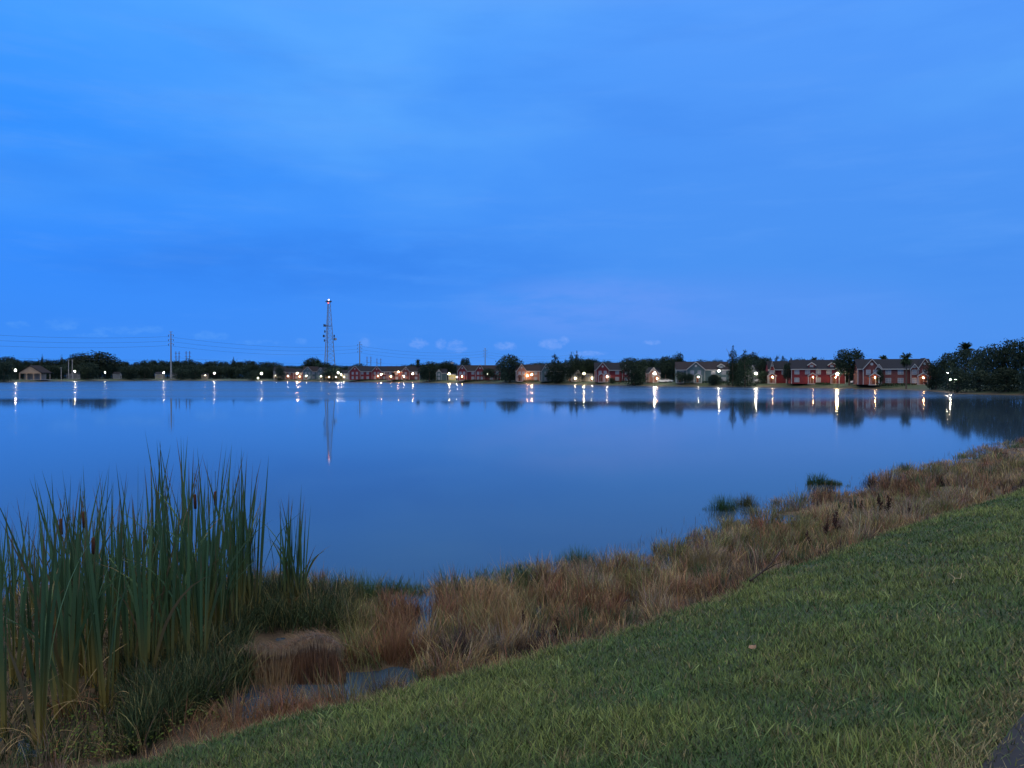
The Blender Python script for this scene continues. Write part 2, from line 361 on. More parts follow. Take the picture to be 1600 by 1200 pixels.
# ------------------------------------------------------------------ lawn
def C3(*c): return np.array(c, float)
def build_lawn():
    k = 30000.0; th0 = R(40)
    n = 900000
    u = rng.random(n); r = (2.3**.7 + u*(70**.7 - 2.3**.7))**(1/.7)
    a = (rng.random(n)*2-1)*th0
    x = r*np.sin(a); y = r*np.cos(a)
    lw = psd(LAWN, x, y) + (fnoise(x*.8, y*.8)-.5)*.35 + (fnoise(x*4.2, y*4.2)-.5)*.22
    # keep the asphalt clear except a ragged edge
    pe = path_side(x, y)
    keep = (lw > -.12) & ~((pe > .02 + .10*rng.random(n)*rng.random(n)*2) & (pe < 2.5) & (y < 30))
    x, y, r, lw, pe = x[keep], y[keep], r[keep], lw[keep], pe[keep]; N = len(x)
    z = Hfull(x, y)[0]
    f = (r/4)**.55
    patch = np.clip((fnoise(x*.9+3, y*.9)-.5)*1.8+.5, 0, 1); p2 = fnoise(x*2.3, y*2.3+9)
    h = (.045 + .075*rng.random(N)) * (.75+.6*patch)
    h = np.where(lw < .35, h*1.15, h)
    w = .0068*f*(.6+.8*rng.random(N))
    g1 = C3(.115,.205,.055); g2 = C3(.19,.25,.075); g3 = C3(.26,.23,.12); g4 = C3(.075,.155,.052)
    t = np.clip(patch*1.6-.3 + (rng.random(N)-.5)*.8, 0, 1)[:,None]
    col = g4*(1-t) + g2*t
    col = np.where((rng.random(N) < .12)[:,None], g1, col)
    dry = (rng.random(N) < (.04 + .25*np.clip(p2-.50,0,1)*3.2 + .45*(1-sstep(0,.3,lw)) + .6*(1-sstep(0,.55,-pe))*(y<12)))[:,None]
    col = np.where(dry, g3*(.7+.6*rng.random((N,1))), col)
    mott = .68+.50*fnoise(x*1.7+5, y*1.7+2, 4)
    col = col*(.25+1.1*rng.random((N,1)))*mott[:,None]
    lean = .35 + .75*rng.random(N); az = rng.random(N)*2*PI
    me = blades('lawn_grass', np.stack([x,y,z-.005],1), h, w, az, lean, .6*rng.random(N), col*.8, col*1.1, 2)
    o = link('lawn_grass', me); tag(o, 'mown green lawn grass sloping down to the marshy bank', 'grass', kind='stuff')
    # coarse, longer, paler blades growing in loose tufts
    T_, B = 260, 6
    u = rng.random(T_); rr = 2.6*np.exp(u*math.log(24/2.6)); aa = (rng.random(T_)*2-1)*th0
    cx = rr*np.sin(aa); cy = rr*np.cos(aa)
    ok = (psd(LAWN, cx, cy) > .2) & ~(path_side(cx, cy) > -.1)
    cx, cy = cx[ok], cy[ok]; n = len(cx)*B
    bx = np.repeat(cx, B) + rng.normal(0,.035,n); by = np.repeat(cy, B) + rng.normal(0,.035,n)
    col = C3(.17,.24,.09)*(.6+.7*rng.random((n,1)))
    me = blades('coarse_grass', np.stack([bx,by,Hfull(bx,by)[0]],1), (.09+.11*rng.random(n)), (.008+.006*rng.random(n))*np.repeat(np.hypot(cx,cy)/5,B)**.3, rng.random(n)*2*PI, .5+.6*rng.random(n), .9*rng.random(n), col, col*1.15, 4)
    tag(link('coarse_grass', me), 'longer pale coarse blades scattered through the lawn', 'grass', kind='stuff')
build_lawn()

# ------------------------------------------------------------------ marsh grass
PAL = dict(tan=C3(.31,.215,.115), olive=C3(.175,.17,.070), rust=C3(.21,.115,.065), grey=C3(.26,.215,.165), dark=C3(.055,.040,.038), green=C3(.045,.095,.038), straw=C3(.38,.29,.15))
def project(x, y, z):
    dy, dz = y, z-CAMZ
    f = dy*math.cos(TH) - dz*math.sin(TH); u = dy*math.sin(TH) + dz*math.cos(TH)
    return 800 + F*x/f, 600 - F*u/f
def marsh_colour(x, y, lw, n):
    px, py = project(x, y, 0*x)
    a = fnoise(x*.55+40, y*.55); b = fnoise(x*1.3, y*1.3+70); q = rng.random(n)
    col = np.empty((n,3)); col[:] = PAL['tan']
    def put(mask, c): col[mask] = PAL[c]
    put(a + .25*(q-.5) > .53, 'olive'); put((b > .58) & (q < .8), 'rust'); put((b < .38) & (q < .75), 'grey'); put((a < .36) & (q < .5), 'dark')
    put((q > .84), 'straw')
    put((b > .50) & (b < .56) & (a < .5), 'green')
    put((lw > -1.0) & (q < .50), 'rust'); put((lw > -.8) & (q < .36), 'dark')
    # places the photograph shows clearly
    put((px > 350) & (px < 545) & (py > 1000) & (q < .85), 'rust')
    put((px > 598) & (px < 650) & (py > 950) & (py < 1045), 'rust')
    put((px > 540) & (px < 600) & (py > 930) & (q < .8), 'olive')
    put((py < 935) & (px < 830) & (px > 520) & (q < .75), 'green')
    put((px > 700) & (px < 840) & (py > 930) & (py < 1010) & (q < .6), 'tan')
    put((px > 1080) & (px < 1330) & (py > 800) & (py < 880) & (q < .3), 'olive')
    return col
def build_marsh():
    n = 40000
    r = 6.5*np.exp(rng.random(n)**.85*math.log(110/6.5)); a = R(-42) + rng.random(n)*R(84)
    x = r*np.sin(a); y = r*np.cos(a)
    z, lk, lw, near, pm = Hfull(x, y)
    edge = (fnoise(x*.7+9, y*.7)-.5)*1.6
    keep = (lk > edge - .1) & (lw < -.12) & (pm < .35 + .65*(rng.random(n) < .13)) & (near > .2)
    px, py = project(x, y, z)
    keep &= ~((px < 400) & (rng.random(n) < .55)); keep &= ~((px < 215) & (rng.random(n) < .8))
    x, y, z, lk, lw, r, px, py = [q[keep] for q in (x, y, z, lk, lw, r, px, py)]
    m = len(x)
    # rounded clumps: every tuft belongs to the nearest clump centre, which sets its height, lean and most of its colour
    nc = 9000; rc = 6.5*np.exp(rng.random(nc)**.55*math.log(110/6.5)); ac = R(-42)+rng.random(nc)*R(84); cx = rc*np.sin(ac); cy = rc*np.cos(ac)
    czl = Hfull(cx, cy); okc = (czl[1] > -.5) & (czl[2] < .3); cx, cy, clw, rc = cx[okc], cy[okc], czl[2][okc], rc[okc]; nc = len(cx)
    ccol = marsh_colour(cx, cy, clw, nc); chh = .6+.8*rng.random(nc); cR = (.24+.30*rng.random(nc))*(rc/10)**.45
    near_i = np.empty(m, int); dd = np.empty(m)
    for a0 in range(0, m, 2000):
        q = ((x[a0:a0+2000,None]-cx)**2 + (y[a0:a0+2000,None]-cy)**2)/cR**2; near_i[a0:a0+2000] = q.argmin(1); dd[a0:a0+2000] = np.sqrt(q.min(1))
    keep2 = (dd < np.interp(lk, [0,1.5], [.85,1.1])) | (rng.random(m) < np.interp(r, [10,25,60], [.12,.35,.9])); keep2 &= ~((px > 352) & (px < 542) & (py > 962) & (py < 1062))
    x,y,z,lk,lw,r,px,py,near_i,dd = [q[keep2] for q in (x,y,z,lk,lw,r,px,py,near_i,dd)]; m = len(x)
    col = np.where((rng.random(m) < .70)[:,None], ccol[near_i], marsh_colour(x, y, lw, m))
    outx = (x-cx[near_i]); outy = (y-cy[near_i]); outa = np.arctan2(outy, outx)
    B = 17
    th = (.24 + .26*fnoise(x*.8, y*.8+33))*(.75+.5*rng.random(m))
    th *= chh[near_i]*np.clip(1.15-.62*dd**2, .28, 1.2); th *= lerp(1.0, .5, sstep(-1.1, -.2, lw)); th *= lerp(.6, 1, sstep(-.5, 1.2, lk)); th *= np.interp(r, [15,40,90], [1,1.15,1.5])
    rust = (px > 598) & (px < 650) & (py > 950) & (py < 1045); th[rust] = .42
    N = m*B; rep = lambda v: np.repeat(v, B, axis=0)
    sp_ = .05*(rep(r)/8)**.5
    bx = rep(x) + rng.normal(0,1,N)*sp_; by = rep(y) + rng.normal(0,1,N)*sp_
    bz = np.maximum(Hfull(bx, by)[0], -.05) - .01
    f = (rep(r)/9)**.75
    az = rep(outa) + rng.normal(0,.9,N)
    lean = np.abs(rng.normal(.12,.22,N)) + .45*np.clip(rep(dd),0,1.2); cv = np.abs(rng.normal(.4,.5,N)) + .3*np.clip(rep(dd),0,1.2)
    cc = rep(col)*(.35+1.15*rng.random((N,1)))*(1+.12*rng.normal(0,1,(N,3)))
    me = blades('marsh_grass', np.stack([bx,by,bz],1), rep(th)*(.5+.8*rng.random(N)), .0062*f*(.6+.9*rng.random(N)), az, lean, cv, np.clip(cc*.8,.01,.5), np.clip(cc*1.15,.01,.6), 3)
    print('marsh blades', N)
    tag(link('marsh_grass', me), 'dry brown and olive marsh grass along the water edge', 'grass', kind='stuff')
    # thin litter stems lying flat between the tufts and standing in the pools
    n = 60000; r = 6.5*np.exp(rng.random(n)*math.log(60/6.5)); a = R(-42)+rng.random(n)*R(84); x = r*np.sin(a); y = r*np.cos(a)
    z, lk, lw, near, pm = Hfull(x, y); k = (lk > -.9) & (lw < .05) & ((pm > .3) | (rng.random(n) < .45)); x,y,z,lk,r,pm = x[k],y[k],z[k],lk[k],r[k],pm[k]; N = len(x)
    col = np.where((rng.random(N)<.5)[:,None], PAL['grey'], PAL['tan'])*(.4+.9*rng.random((N,1)))
    inwater = (pm > .3) | (lk < 0)
    col = np.where(inwater[:,None], col*.6, col)
    lean = np.where(inwater, np.abs(rng.normal(.2,.25,N)), 1.2+.3*rng.random(N)); h = np.where(inwater, .07+.13*rng.random(N), .12+.2*rng.random(N))
    me = blades('marsh_litter', np.stack([x,y,np.maximum(z,-.02)+.015],1), h, .004*(r/9)**.7, rng.random(N)*6.28, lean, .4*rng.random(N), col, col, 2)
    tag(link('marsh_litter', me), 'fallen and drowned grass stems between the marsh tufts', 'grass', kind='stuff')
build_marsh()

def tuft(name, px, py, rad, h, n, colr, label, cat, lean=.25, cv=.6, w=.006, mat=None, group=None):
    x0, y0, z0 = T(px, py)
    a = rng.random(n)*6.28; q = rad*rng.random(n)**.75*(1+.3*np.sin(a*3+px)); bx = q*np.cos(a)*1.0; by = q*np.sin(a)*.7
    az = a + rng.normal(0,.7,n)
    col = colr*(.55+.8*rng.random((n,1)))
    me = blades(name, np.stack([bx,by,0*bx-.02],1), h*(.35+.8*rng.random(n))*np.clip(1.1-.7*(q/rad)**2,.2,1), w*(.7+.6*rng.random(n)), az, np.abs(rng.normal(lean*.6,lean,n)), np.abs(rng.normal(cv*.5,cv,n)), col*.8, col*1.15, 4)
    o = link(name, me); o.location = (x0,y0,max(z0,0)); tag(o, label, cat, group); return o
G = PAL['green']
tuft('reed_tuft', 903, 882, .50, .46, 700, G*1.15, 'bright green reed tuft at the bank, nearest one to the middle of the shore', 'reeds')
tuft('reed_tuft', 1130, 797, .50, .55, 600, G*1.1, 'green reed tuft standing in the water before the dead brown weeds', 'reeds', w=.009)
tuft('reed_tuft', 1165, 790, .42, .50, 450, G*.7+PAL['rust']*.3, 'small green and reddish reed tuft right beside the green one in the water', 'reeds', w=.009)
tuft('reed_tuft', 1278, 757, .50, .55, 480, G*1.0, 'dark green reed tuft at the left end of the strip in the water', 'reeds', w=.012)
tuft('reed_tuft', 1300, 757, .45, .24, 520, G*.8+PAL['olive']*.2, 'low strip of green reeds trailing right from the dark tuft', 'reeds', w=.012)
tuft('reed_tuft', 1412, 737, .6, .45, 260, G*.8, 'green reed tuft at the water edge far along the right bank', 'reeds', w=.014)
tuft('reed_tuft', 765, 915, .40, .38, 260, G*1.05, 'green reed tuft on the bank left of the bright green one', 'reeds')
tuft('reed_tuft', 570, 935, .55, .55, 520, G*1.1, 'wide green reed tuft right of the small cattail fan', 'reeds')
tuft('reed_tuft', 640, 925, .40, .32, 260, G*.9+PAL['olive']*.3, 'low green reed tuft above the pale pool', 'reeds')
tuft('grass_tussock', 622, 1030, .30, .55, 620, PAL['rust']*1.25, 'upright rust brown grass tussock beside the pool', 'grass tuft', .12, .3, .005)
tuft('grass_tussock', 790, 985, .50, .45, 700, PAL['tan']*1.1, 'rounded tan grass tussock with reddish top beside the dark stalk', 'grass tuft', .2, .5, .005)
tuft('grass_tussock', 1100, 885, .60, .50, 700, PAL['olive']*.6+PAL['tan']*.5, 'tall olive and tan grass tussock near the middle of the bank', 'grass tuft', .2, .5, .006)
tuft('grass_tussock', 985, 915, .40, .38, 500, PAL['olive']*.8+PAL['straw']*.3, 'low olive grass tussock above the small round pool', 'grass tuft', .25, .6, .005)

# dark, dead dock-like weeds
def make_weed():
    r_ = empty('dead_weed', (0,0,0))
    st = MB(); sd = MB()
    for k in range(4):
        a = 1.6*k+.4; lean = .05+.04*k; hh = .8-.15*k
        pts = [(math.cos(a)*lean*t*t, math.sin(a)*lean*t*t, hh*t) for t in (0,.35,.7,1)]
        st.tube(pts, [.014,.011,.008,.005], 5)
        for q in range(70):
            t = .45+.55*random.random(); p = Vector((math.cos(a)*lean*t*t, math.sin(a)*lean*t*t, hh*t)) + Vector((random.gauss(0,.045),random.gauss(0,.045),random.gauss(0,.02)))*(1.25-t*.6)
            d = Vector((random.gauss(0,1),random.gauss(0,1),random.gauss(0,1))).normalized()*.035; e = d.orthogonal().normalized()*.02
            sd.poly([p-d, p+e, p+d, p-e])
    st.build('stem', pmat('dead_stem', (.035,.02,.018), .9), r_); sd.build('seed_cluster', pmat('dead_seeds', (.045,.022,.020), .95, .4, 30), r_)
    return r_
W0 = make_weed()
WEEDS = [(1306,838,.85,'tall dark dead weed clump, thickest of the dark weeds on the bank'),(1374,803,.75,'dark reddish dead weed behind the twin black stalks'),(1388,806,.8,'narrow near black dead weed stalk, right of the twin pair'),
  (1292,842,.6,'dark dead weed just left of the thickest dark clump'),(1262,855,.5,'low dark dead weed leaning over the grass, lowest of the right bank group'),(1420,810,.55,'short dark dead weed at the right end of the row'),
  (1345,805,.55,'short reddish dead weed at the left start of the row'),(1408,811,.5,'short dark dead weed near the right end of the row'),(818,985,.40,'dark dead weed stalk beside the rounded tan tussock'),
  (870,1000,.45,'thin dark dead weed rising over the pool in the middle of the bank'),(1433,808,.45,'smallest dark dead weed, last of the row to the right'),(1330,808,.5,'small brown dead weed between the thickest clump and the row')]
for i, (px, py, h, lb) in enumerate(WEEDS):
    o = W0 if i == 0 else copy_tree(W0)
    o.location = T(px, py); o.scale = (h*.9,h*.9,h); o.rotation_euler.z = i*1.9; tag(o, lb, 'weed', 'dark dead weeds on the bank')

# ------------------------------------------------------------------ cattails
def wcat(t): return 1.0 if t < .6 else max(.12, 1-(t-.6)/.42)
def cat_mesh(seed, n, fan, dry=False):
    g = np.random.default_rng(seed)
    a = g.random(n)*6.28; q = .03*g.random(n); h = (.50+.50*g.random(n)); h[0] = 1.0
    lean = np.abs(g.normal(.015,.035,n))*fan + .015; cv = np.abs(g.normal(.10,.12,n))*fan
    big = g.random(n) < .12; cv[big] += 1.3; kk = g.random(n) < .07; lean[kk] += .15
    cb = np.tile(C3(.36,.27,.07), (n,1))*(.7+.5*g.random((n,1))); ct = C3(.072,.142,.064)*(.5+.8*g.random((n,1)))
    brown = g.random(n) < .08; ct[brown] = C3(.15,.12,.065); tipb = (g.random(n) < .45)[:,None]
    K = 9
    V = np.zeros((n, 2*K+1, 3)); Cc = np.zeros((n, 2*K+1, 3))
    base = np.stack([q*np.cos(a), q*np.sin(a), 0*q], 1)
    face = g.random(n)*6.28; tw = g.normal(0,.5,n)
    p = base.copy(); ang = lean.copy(); L = h/K
    for k in range(K+1):
        t = k/K; mixc = min(1, t/.38); col = cb*(1-mixc)+ct*mixc
        if k >= K-1: col = np.where(tipb, C3(.15,.11,.06), col)
        fx, fy = np.cos(face+tw*t), np.sin(face+tw*t); wh = .0066*wcat(t)
        if k < K:
            V[:,2*k] = p - np.stack([fx*wh, fy*wh, 0*fx],1); V[:,2*k+1] = p + np.stack([fx*wh, fy*wh, 0*fx],1); Cc[:,2*k]=col; Cc[:,2*k+1]=col
        else: V[:,2*k] = p; Cc[:,2*k] = col
        p = p + np.stack([np.cos(a)*np.sin(ang)*L, np.sin(a)*np.sin(ang)*L, np.cos(ang)*L],1)
        ang = ang + cv/K*(.3+1.4*t)
    o = (np.arange(n)*(2*K+1))[:,None]
    loops = np.concatenate([o+np.array([2*k,2*k+1,2*k+3,2*k+2]) for k in range(K-1)] + [o+np.array([2*K-2,2*K-1,2*K])],1).ravel()
    return np_mesh('leaves', V.reshape(-1,3), loops, np.tile(np.array([4]*(K-1)+[3]), n), M_reed, Cc.reshape(-1,3))
CM = [cat_mesh(100+i, 8+(i%3)*2, 1.0+.2*(i%4)) for i in range(7)]
def seed_parts(root, h, lean, hs):
    a = random.random()*6.28; dx, dy = math.cos(a)*lean, math.sin(a)*lean
    st = MB(); st.tube([(0,0,0),(dx*.3,dy*.3,h*.5),(dx,dy,h)], [.006,.005,.004], 6); s_ = st.build('stalk', pmat('cattail_stalk', (.10,.14,.05), .7), root)
    sd = MB(); z0 = h*hs; d = .23
    p = lambda z: (dx*(z/h)**1.6, dy*(z/h)**1.6, z)
    sd.tube([p(z0), p(z0+.012), p(z0+.5*d), p(z0+d-.012), p(z0+d)], [.007,.021,.023,.021,.007], 10); sd.build('seed_head', M_seed, root, True)
def dry_leaves(root, n, h, colr):
    g = rng; a = g.random(n)*6.28; col = colr*(.6+.8*g.random((n,1)))
    me = blades('dry_leaf', np.stack([.03*np.cos(a),.03*np.sin(a),0*a],1), h*(.6+.6*g.random(n)), .014+.006*g.random(n), a, .25+.4*g.random(n), .8+1.6*g.random(n), col*.8, col*1.1, 8, M_blade)
    link('dry_leaf', me, root)
def cattail(px, py, toppy, mi, label, group=None, seed=0, dry=0, fat=1.0):
    x, y, z = T(px, py); z = max(z, 0)
    h = (zat(toppy-10, y) - z)*1.07
    r_ = empty('cattail', (x,y,z), random.random()*6.28)
    o = link('leaves', CM[mi % 7], r_); o.scale = (max(2.2,h*.95)*fat,)*2 + (h,)
    if seed: seed_parts(r_, h*.86, .12*seed, .80)
    if dry: dry_leaves(r_, dry, .8, PAL['straw']*1.0 if dry < 9 else C3(.22,.11,.05))
    tag(r_, label, 'cattail', group); return r_
GC = 'cattails in the dense stand at the left'
FRONT = [(8,1150,830,0,'cattail cut by the left frame edge, standing foremost by the dry bent leaves',0,7),(62,1168,800,1,'foremost cattail with thick orange base low at the left',0,8),
  (100,1120,770,2,'cattail with a broad rust brown dead sheath behind the foremost one',0,12),(118,1105,765,3,'cattail with narrow yellow base right of the rust brown sheath',0,2),
  (165,1118,800,4,'cattail with splayed yellow green base leaves, last of the foremost row',0,3),(230,1080,735,5,'cattail with straight yellow base in the middle of the stand',0,0),
  (268,1068,730,6,'slim cattail with pale green base right of the straight yellow one',0,0)]
for px, py, tp, mi, lb, sd, dr in FRONT: cattail(px, py, tp, mi, lb, GC, sd, dr, 1.15)
SEEDS = [(100,1060,765,1,'cattail carrying the leftmost brown seed head',.4),(136,1055,752,3,'cattail carrying a high brown seed head, second from the left',.3),(310,1020,722,5,'cattail whose brown seed head leans to the right',1.6),
  (338,1010,722,2,'cattail with upright brown seed head nearest the open water',.3),(150,1075,800,4,'cattail with the lowest brown seed head among the leaves',.4)]
for px, py, tp, mi, lb, sd in SEEDS: cattail(px, py, tp, mi, lb, GC, sd, 0)
tops = [(0,775),(40,785),(75,770),(110,760),(140,715),(170,715),(200,740),(225,702),(250,705),(285,705),(300,700),(330,720),(352,715),(368,715),(395,735),(415,760)]
k = 0
for i in range(60):
    row = i % 4
    px = -12 + (i//4)*27.3 + random.uniform(-9,9) + row*5
    py = [1060,1010,975,950][row] + random.uniform(-14,14)
    if px > 345 and row < 2: py -= 60
    tp = float(np.interp(px, [a for a,_ in tops], [b for _,b in tops])) + random.choice([0,10,30,55,90]) + random.uniform(-6,8)
    cattail(px, py, tp, i*3+row, 'green cattail in the dense left stand, without seed head', GC, 0, 3 if i % 3 == 0 else 0)
# two groups apart: beside the stand, and the little fan on its own
for px, py, tp, mi in [(372,970,738,0),(385,965,745,4),(398,968,733,2)]:
    cattail(px, py, tp, mi, 'tall cattail at the right rim of the dense stand', 'cattails at the right rim of the stand')
for i, (px, py, tp) in enumerate([(440,950,800),(450,955,785),(462,950,780),(472,952,785),(456,948,820)]):
    cattail(px, py, tp, [0,4,1,5,2][i], 'small fan of cattail standing apart, right of the dense stand', 'cattails standing apart')

# undergrowth at the feet of the cattails
def build_under():
    n = 15000; px = rng.uniform(-30, 545, n); py = rng.uniform(925, 1195, n)
    lim = np.interp(px, [-30,200,260,300,400,470,545], [1210,1188,1150,1120,1085,1010,990]); k = py < lim; px, py = px[k], py[k]
    d = np.stack([(px-800)/F, math.cos(TH)+(600-py)/F*math.sin(TH), -math.sin(TH)+(600-py)/F*math.cos(TH)], 1)
    t = -(CAMZ-.06)/d[:,2]; x = d[:,0]*t; y = d[:,1]*t; z, lk, lw, near, pm = Hfull(x, y)
    k = (lw < -.15) & (pm < .5) & (lk > -.6) & ((px < 385) | (py < 985)) & ((px > 205) | (rng.random(len(px)) < .14)); x,y,z,lw,px,py = x[k],y[k],z[k],lw[k],px[k],py[k]; m = len(x)
    B = 4; N = m*B; rep = lambda v: np.repeat(v, B, axis=0)
    bx = rep(x)+rng.normal(0,.06,N); by = rep(y)+rng.normal(0,.06,N); bz = np.maximum(Hfull(bx,by)[0],-.03)
    hh = rep(np.interp(px, [0,150,220,380], [.16,.22,.5,.5])*sstep(.0,.9,-lw)+.08)*(.4+.8*rng.random(N))
    right = rep((px > 385) & (py > 985))
    col = np.where(right[:,None], PAL['rust']*1.1, np.where((rng.random(N)<.18)[:,None], PAL['olive'], C3(.036,.066,.030)))*(.25+1.3*rng.random((N,1)))
    me = blades('undergrowth', np.stack([bx,by,bz],1), hh, .010*(.6+.8*rng.random(N)), rng.random(N)*6.28, np.abs(rng.normal(.2,.3,N)), np.abs(rng.normal(.7,.6,N)), col*.9, col*1.1, 4)
    tag(link('undergrowth', me), 'dark green grass growing thickly at the feet of the cattails', 'grass', kind='stuff')
    # low broad-leaved weeds
    n = 7000; px = rng.uniform(60, 350, n); py = rng.uniform(1085, 1198, n); lim = np.interp(px, [60,200,260,350], [1215,1192,1160,1118]); k = (py < lim) & (py > lim-85)
    px, py = px[k], py[k]; V = []; Fc = []; cols = []
    for a, b in zip(px, py):
        d = ray(a, b); t = -(CAMZ-.15)/d[2]; x, y = d[0]*t, d[1]*t
        if random.random() < .72 or random.random() < .35*(1+math.sin(x*9)*math.cos(y*7)): continue
        p = Vector((x, y, 0.10 + random.random()*.16)); u = Vector((random.gauss(0,1),random.gauss(0,1),random.gauss(0,.5))).normalized()*random.uniform(.010,.020); w = u.cross(Vector((random.gauss(0,.4),random.gauss(0,.4),1))).normalized()*u.length*.62
        k0 = len(V); V += [p-u, p-u*.3+w, p+u*.5+w*.8, p+u*1.1, p+u*.5-w*.8, p-u*.3-w]; Fc.append(tuple(range(k0,k0+6)))
        c = (.075+.05*random.random(), .125+.05*random.random(), .03); cols += [c]*6
    zz = Hfull(np.array([v.x for v in V]), np.array([v.y for v in V]))[0]
    VV = np.array([(v.x, v.y, v.z-.02+max(0,z_)) for v, z_ in zip(V, zz)])
    me = np_mesh('low_weeds', VV, np.arange(len(V)), np.full(len(Fc), 6), M_blade, np.array(cols), False)
    tag(link('low_weeds', me), 'low broad leaved weeds creeping in front of the cattails', 'weeds', kind='stuff')
build_under()

# the flattened, overhanging mat of pale grass
def build_mat():
    r_ = empty('thatch_mound', T(452,1040))
    ox, oy, oz = r_.location
    n = 1700; t = rng.random(n)
    pxs = lerp(350, 535, t); pys = np.interp(pxs, [350,400,440,470,500,535], [1022,1010,1013,999,992,1010])
    D = np.interp(pxs, [350,535], [10.9,11.1]) + rng.normal(0,.13,n)
    P = np.array([at(a,b,d) for a,b,d in zip(pxs, pys, D)]); P[:,2] += rng.normal(-.01,.022,n)
    keep = rng.random(n) < np.interp(pxs, [350,400,450,500,535], [.15,.35,.6,1,.7]); P = P[keep]; n = len(P)
    az = np.where(rng.random(n) < .6, R(-75), R(160)) + rng.normal(0,.5,n)
    col = np.where((rng.random(n)<.6)[:,None], PAL['grey']*.6, PAL['rust']*.9)*(.35+1.0*rng.random((n,1)))
    me = blades('flattened_top', P-np.array([ox,oy,oz]), .14+.16*rng.random(n), .0050+.002*rng.random(n), az, .85+.6*rng.random(n), .6+.9*rng.random(n), col, col, 5)
    link('flattened_top', me, r_)
    n = 5200; pxs = rng.uniform(352, 540, n); D = rng.uniform(10.45, 11.05, n); P = np.array([at(a,587,d) for a,d in zip(pxs, D)])
    top = np.array([zat(float(np.interp(a, [350,380,400,440,470,500,520,542], [1045,1022,1012,1016,1002,996,1006,1048])), 10.95) for a, d in zip(pxs, D)]); pxs = pxs + rng.normal(0,4,n)
    P[:,2] = 0.0; col = np.where((rng.random(n)<.75)[:,None], PAL['rust'], PAL['dark']*1.5)*(.3+1.2*rng.random((n,1)))
    me = blades('brown_stems', P-np.array([ox,oy,oz]), top*(.45+.55*rng.random(n)), .007+0*D, rng.random(n)*6.28, np.abs(rng.normal(.05,.1,n)), .2*rng.random(n), col, col, 4)
    link('brown_stems', me, r_)
    tag(r_, 'low mound of brown stems under a flattened pale thatch, right of the dense cattails', 'grass mound')
build_mat()
tuft('grass_tussock', 430, 1080, .35, .62, 160, PAL['straw']*.6+PAL['rust']*.5, 'loose straw coloured stems standing in front of the pale thatch mound', 'grass tuft', .15, .2, .008)

# fallen leaf, branch, stem on the lawn
def bits():
    x, y, z = T(1175, 1022); m = MB()
    pts = [(-.06,-.01),(-.035,.03),(-.01,.02),(.01,.045),(.035,.015),(.065,.02),(.05,-.02),(.02,-.03),(-.03,-.035)]
    top = [(a,b,.012+.5*a*a*3+.012*math.sin(b*80)) for a,b in pts]; m.hull([(a,b,c-.002) for a,b,c in top], top)
    o = m.build('fallen_leaf', pmat('dry_leaf_brown', (.26,.17,.12), .7, .2, 30)); o.location = (x,y,z+.06); o.rotation_euler = (.35,0,.2); o.scale = (.72,.72,.72); tag(o, 'curled light brown dead leaf lying on the lawn', 'leaf')
    a = T(1172, 915); b = T(1218, 892)
    m = MB(); dx, dy = b[0]-a[0], b[1]-a[1]
    m.tube([(0,0,.08),(dx*.4,dy*.4,.13),(dx*.75,dy*.75,.22),(dx*1.0,dy,.36)], [.018,.015,.011,.006], 6); m.tube([(dx*.4,dy*.4,.13),(dx*.5+.1,dy*.3,.28),(dx*.55+.2,dy*.3,.33)], [.010,.007,.004], 5)
    m.tube([(dx*.75,dy*.75,.22),(dx*.8-.1,dy*.8,.36)], [.008,.003], 5)
    o = m.build('dead_branch', pmat('dark_branch', (.03,.022,.02), .9)); o.location = a; tag(o, 'dark crooked dead branch at the foot of the bank near the lawn edge', 'branch')
    a = T(1488, 917); m = MB(); m.tube([(0,0,.05),(.06,.05,.10),(.14,.06,.09),(.2,.14,.14)], [.004,.005,.004,.003], 5); m.tube([(.06,.05,.10),(.02,.12,.15)], [.004,.002], 5)
    o = m.build('dry_twig', pmat('pale_twig', (.42,.34,.24), .8)); o.location = a; tag(o, 'small pale forked dry twig lying on the lawn to the right', 'twig')
bits()

# ------------------------------------------------------------------ trees
CW = 1.0
def crown_mesh(seed, lobes, n, size, c0, c1, droop=0):
    g = np.random.default_rng(seed)
    L = np.array(lobes, float); wgt = (L[:,3]*L[:,4])**1.0; idx = g.choice(len(L), n, p=wgt/wgt.sum())
    d = g.normal(0,1,(n,3)); d /= np.linalg.norm(d,axis=1)[:,None]
    rad = (.45+.55*g.random(n)**.45)*(1+.10*g.normal(0,1,n))
    Lx = L[idx]; P = Lx[:,:3] + d*np.stack([Lx[:,3],Lx[:,3],Lx[:,4]],1)*rad[:,None]
    P[:,2] = P[:,2]/np.quantile(P[:,2], .992); P[:,:2] *= .5/np.quantile(np.abs(P[:,0]), .985)
    P[:,2] = np.maximum(P[:,2], .01)
    u = g.normal(0,1,(n,3)); u /= np.linalg.norm(u,axis=1)[:,None]; v = np.cross(u, d + .6*g.normal(0,1,(n,3))); v /= np.linalg.norm(v,axis=1)[:,None]
    s = size*(.5+.9*g.random(n))[:,None]
    u = u*s; v = v*s*.62; u[:,:2] *= CW; v[:,:2] *= CW
    V = np.stack([P-u, P+v*.9, P+u*1.1, P-v*.8], 1)
    t = (.5+.5*np.sin(P[:,0]*23+seed)*np.sin(P[:,2]*19)*np.cos(P[:,1]*21))[:,None]*.6 + g.random((n,1))*.5
    col = np.clip(C3(*c0)*(1-t) + C3(*c1)*t, .004, 1)
    return np_mesh('crown', V.reshape(-1,3), np.arange(4*n), np.full(n,4), M_leaf, np.repeat(col,4,axis=0), False)
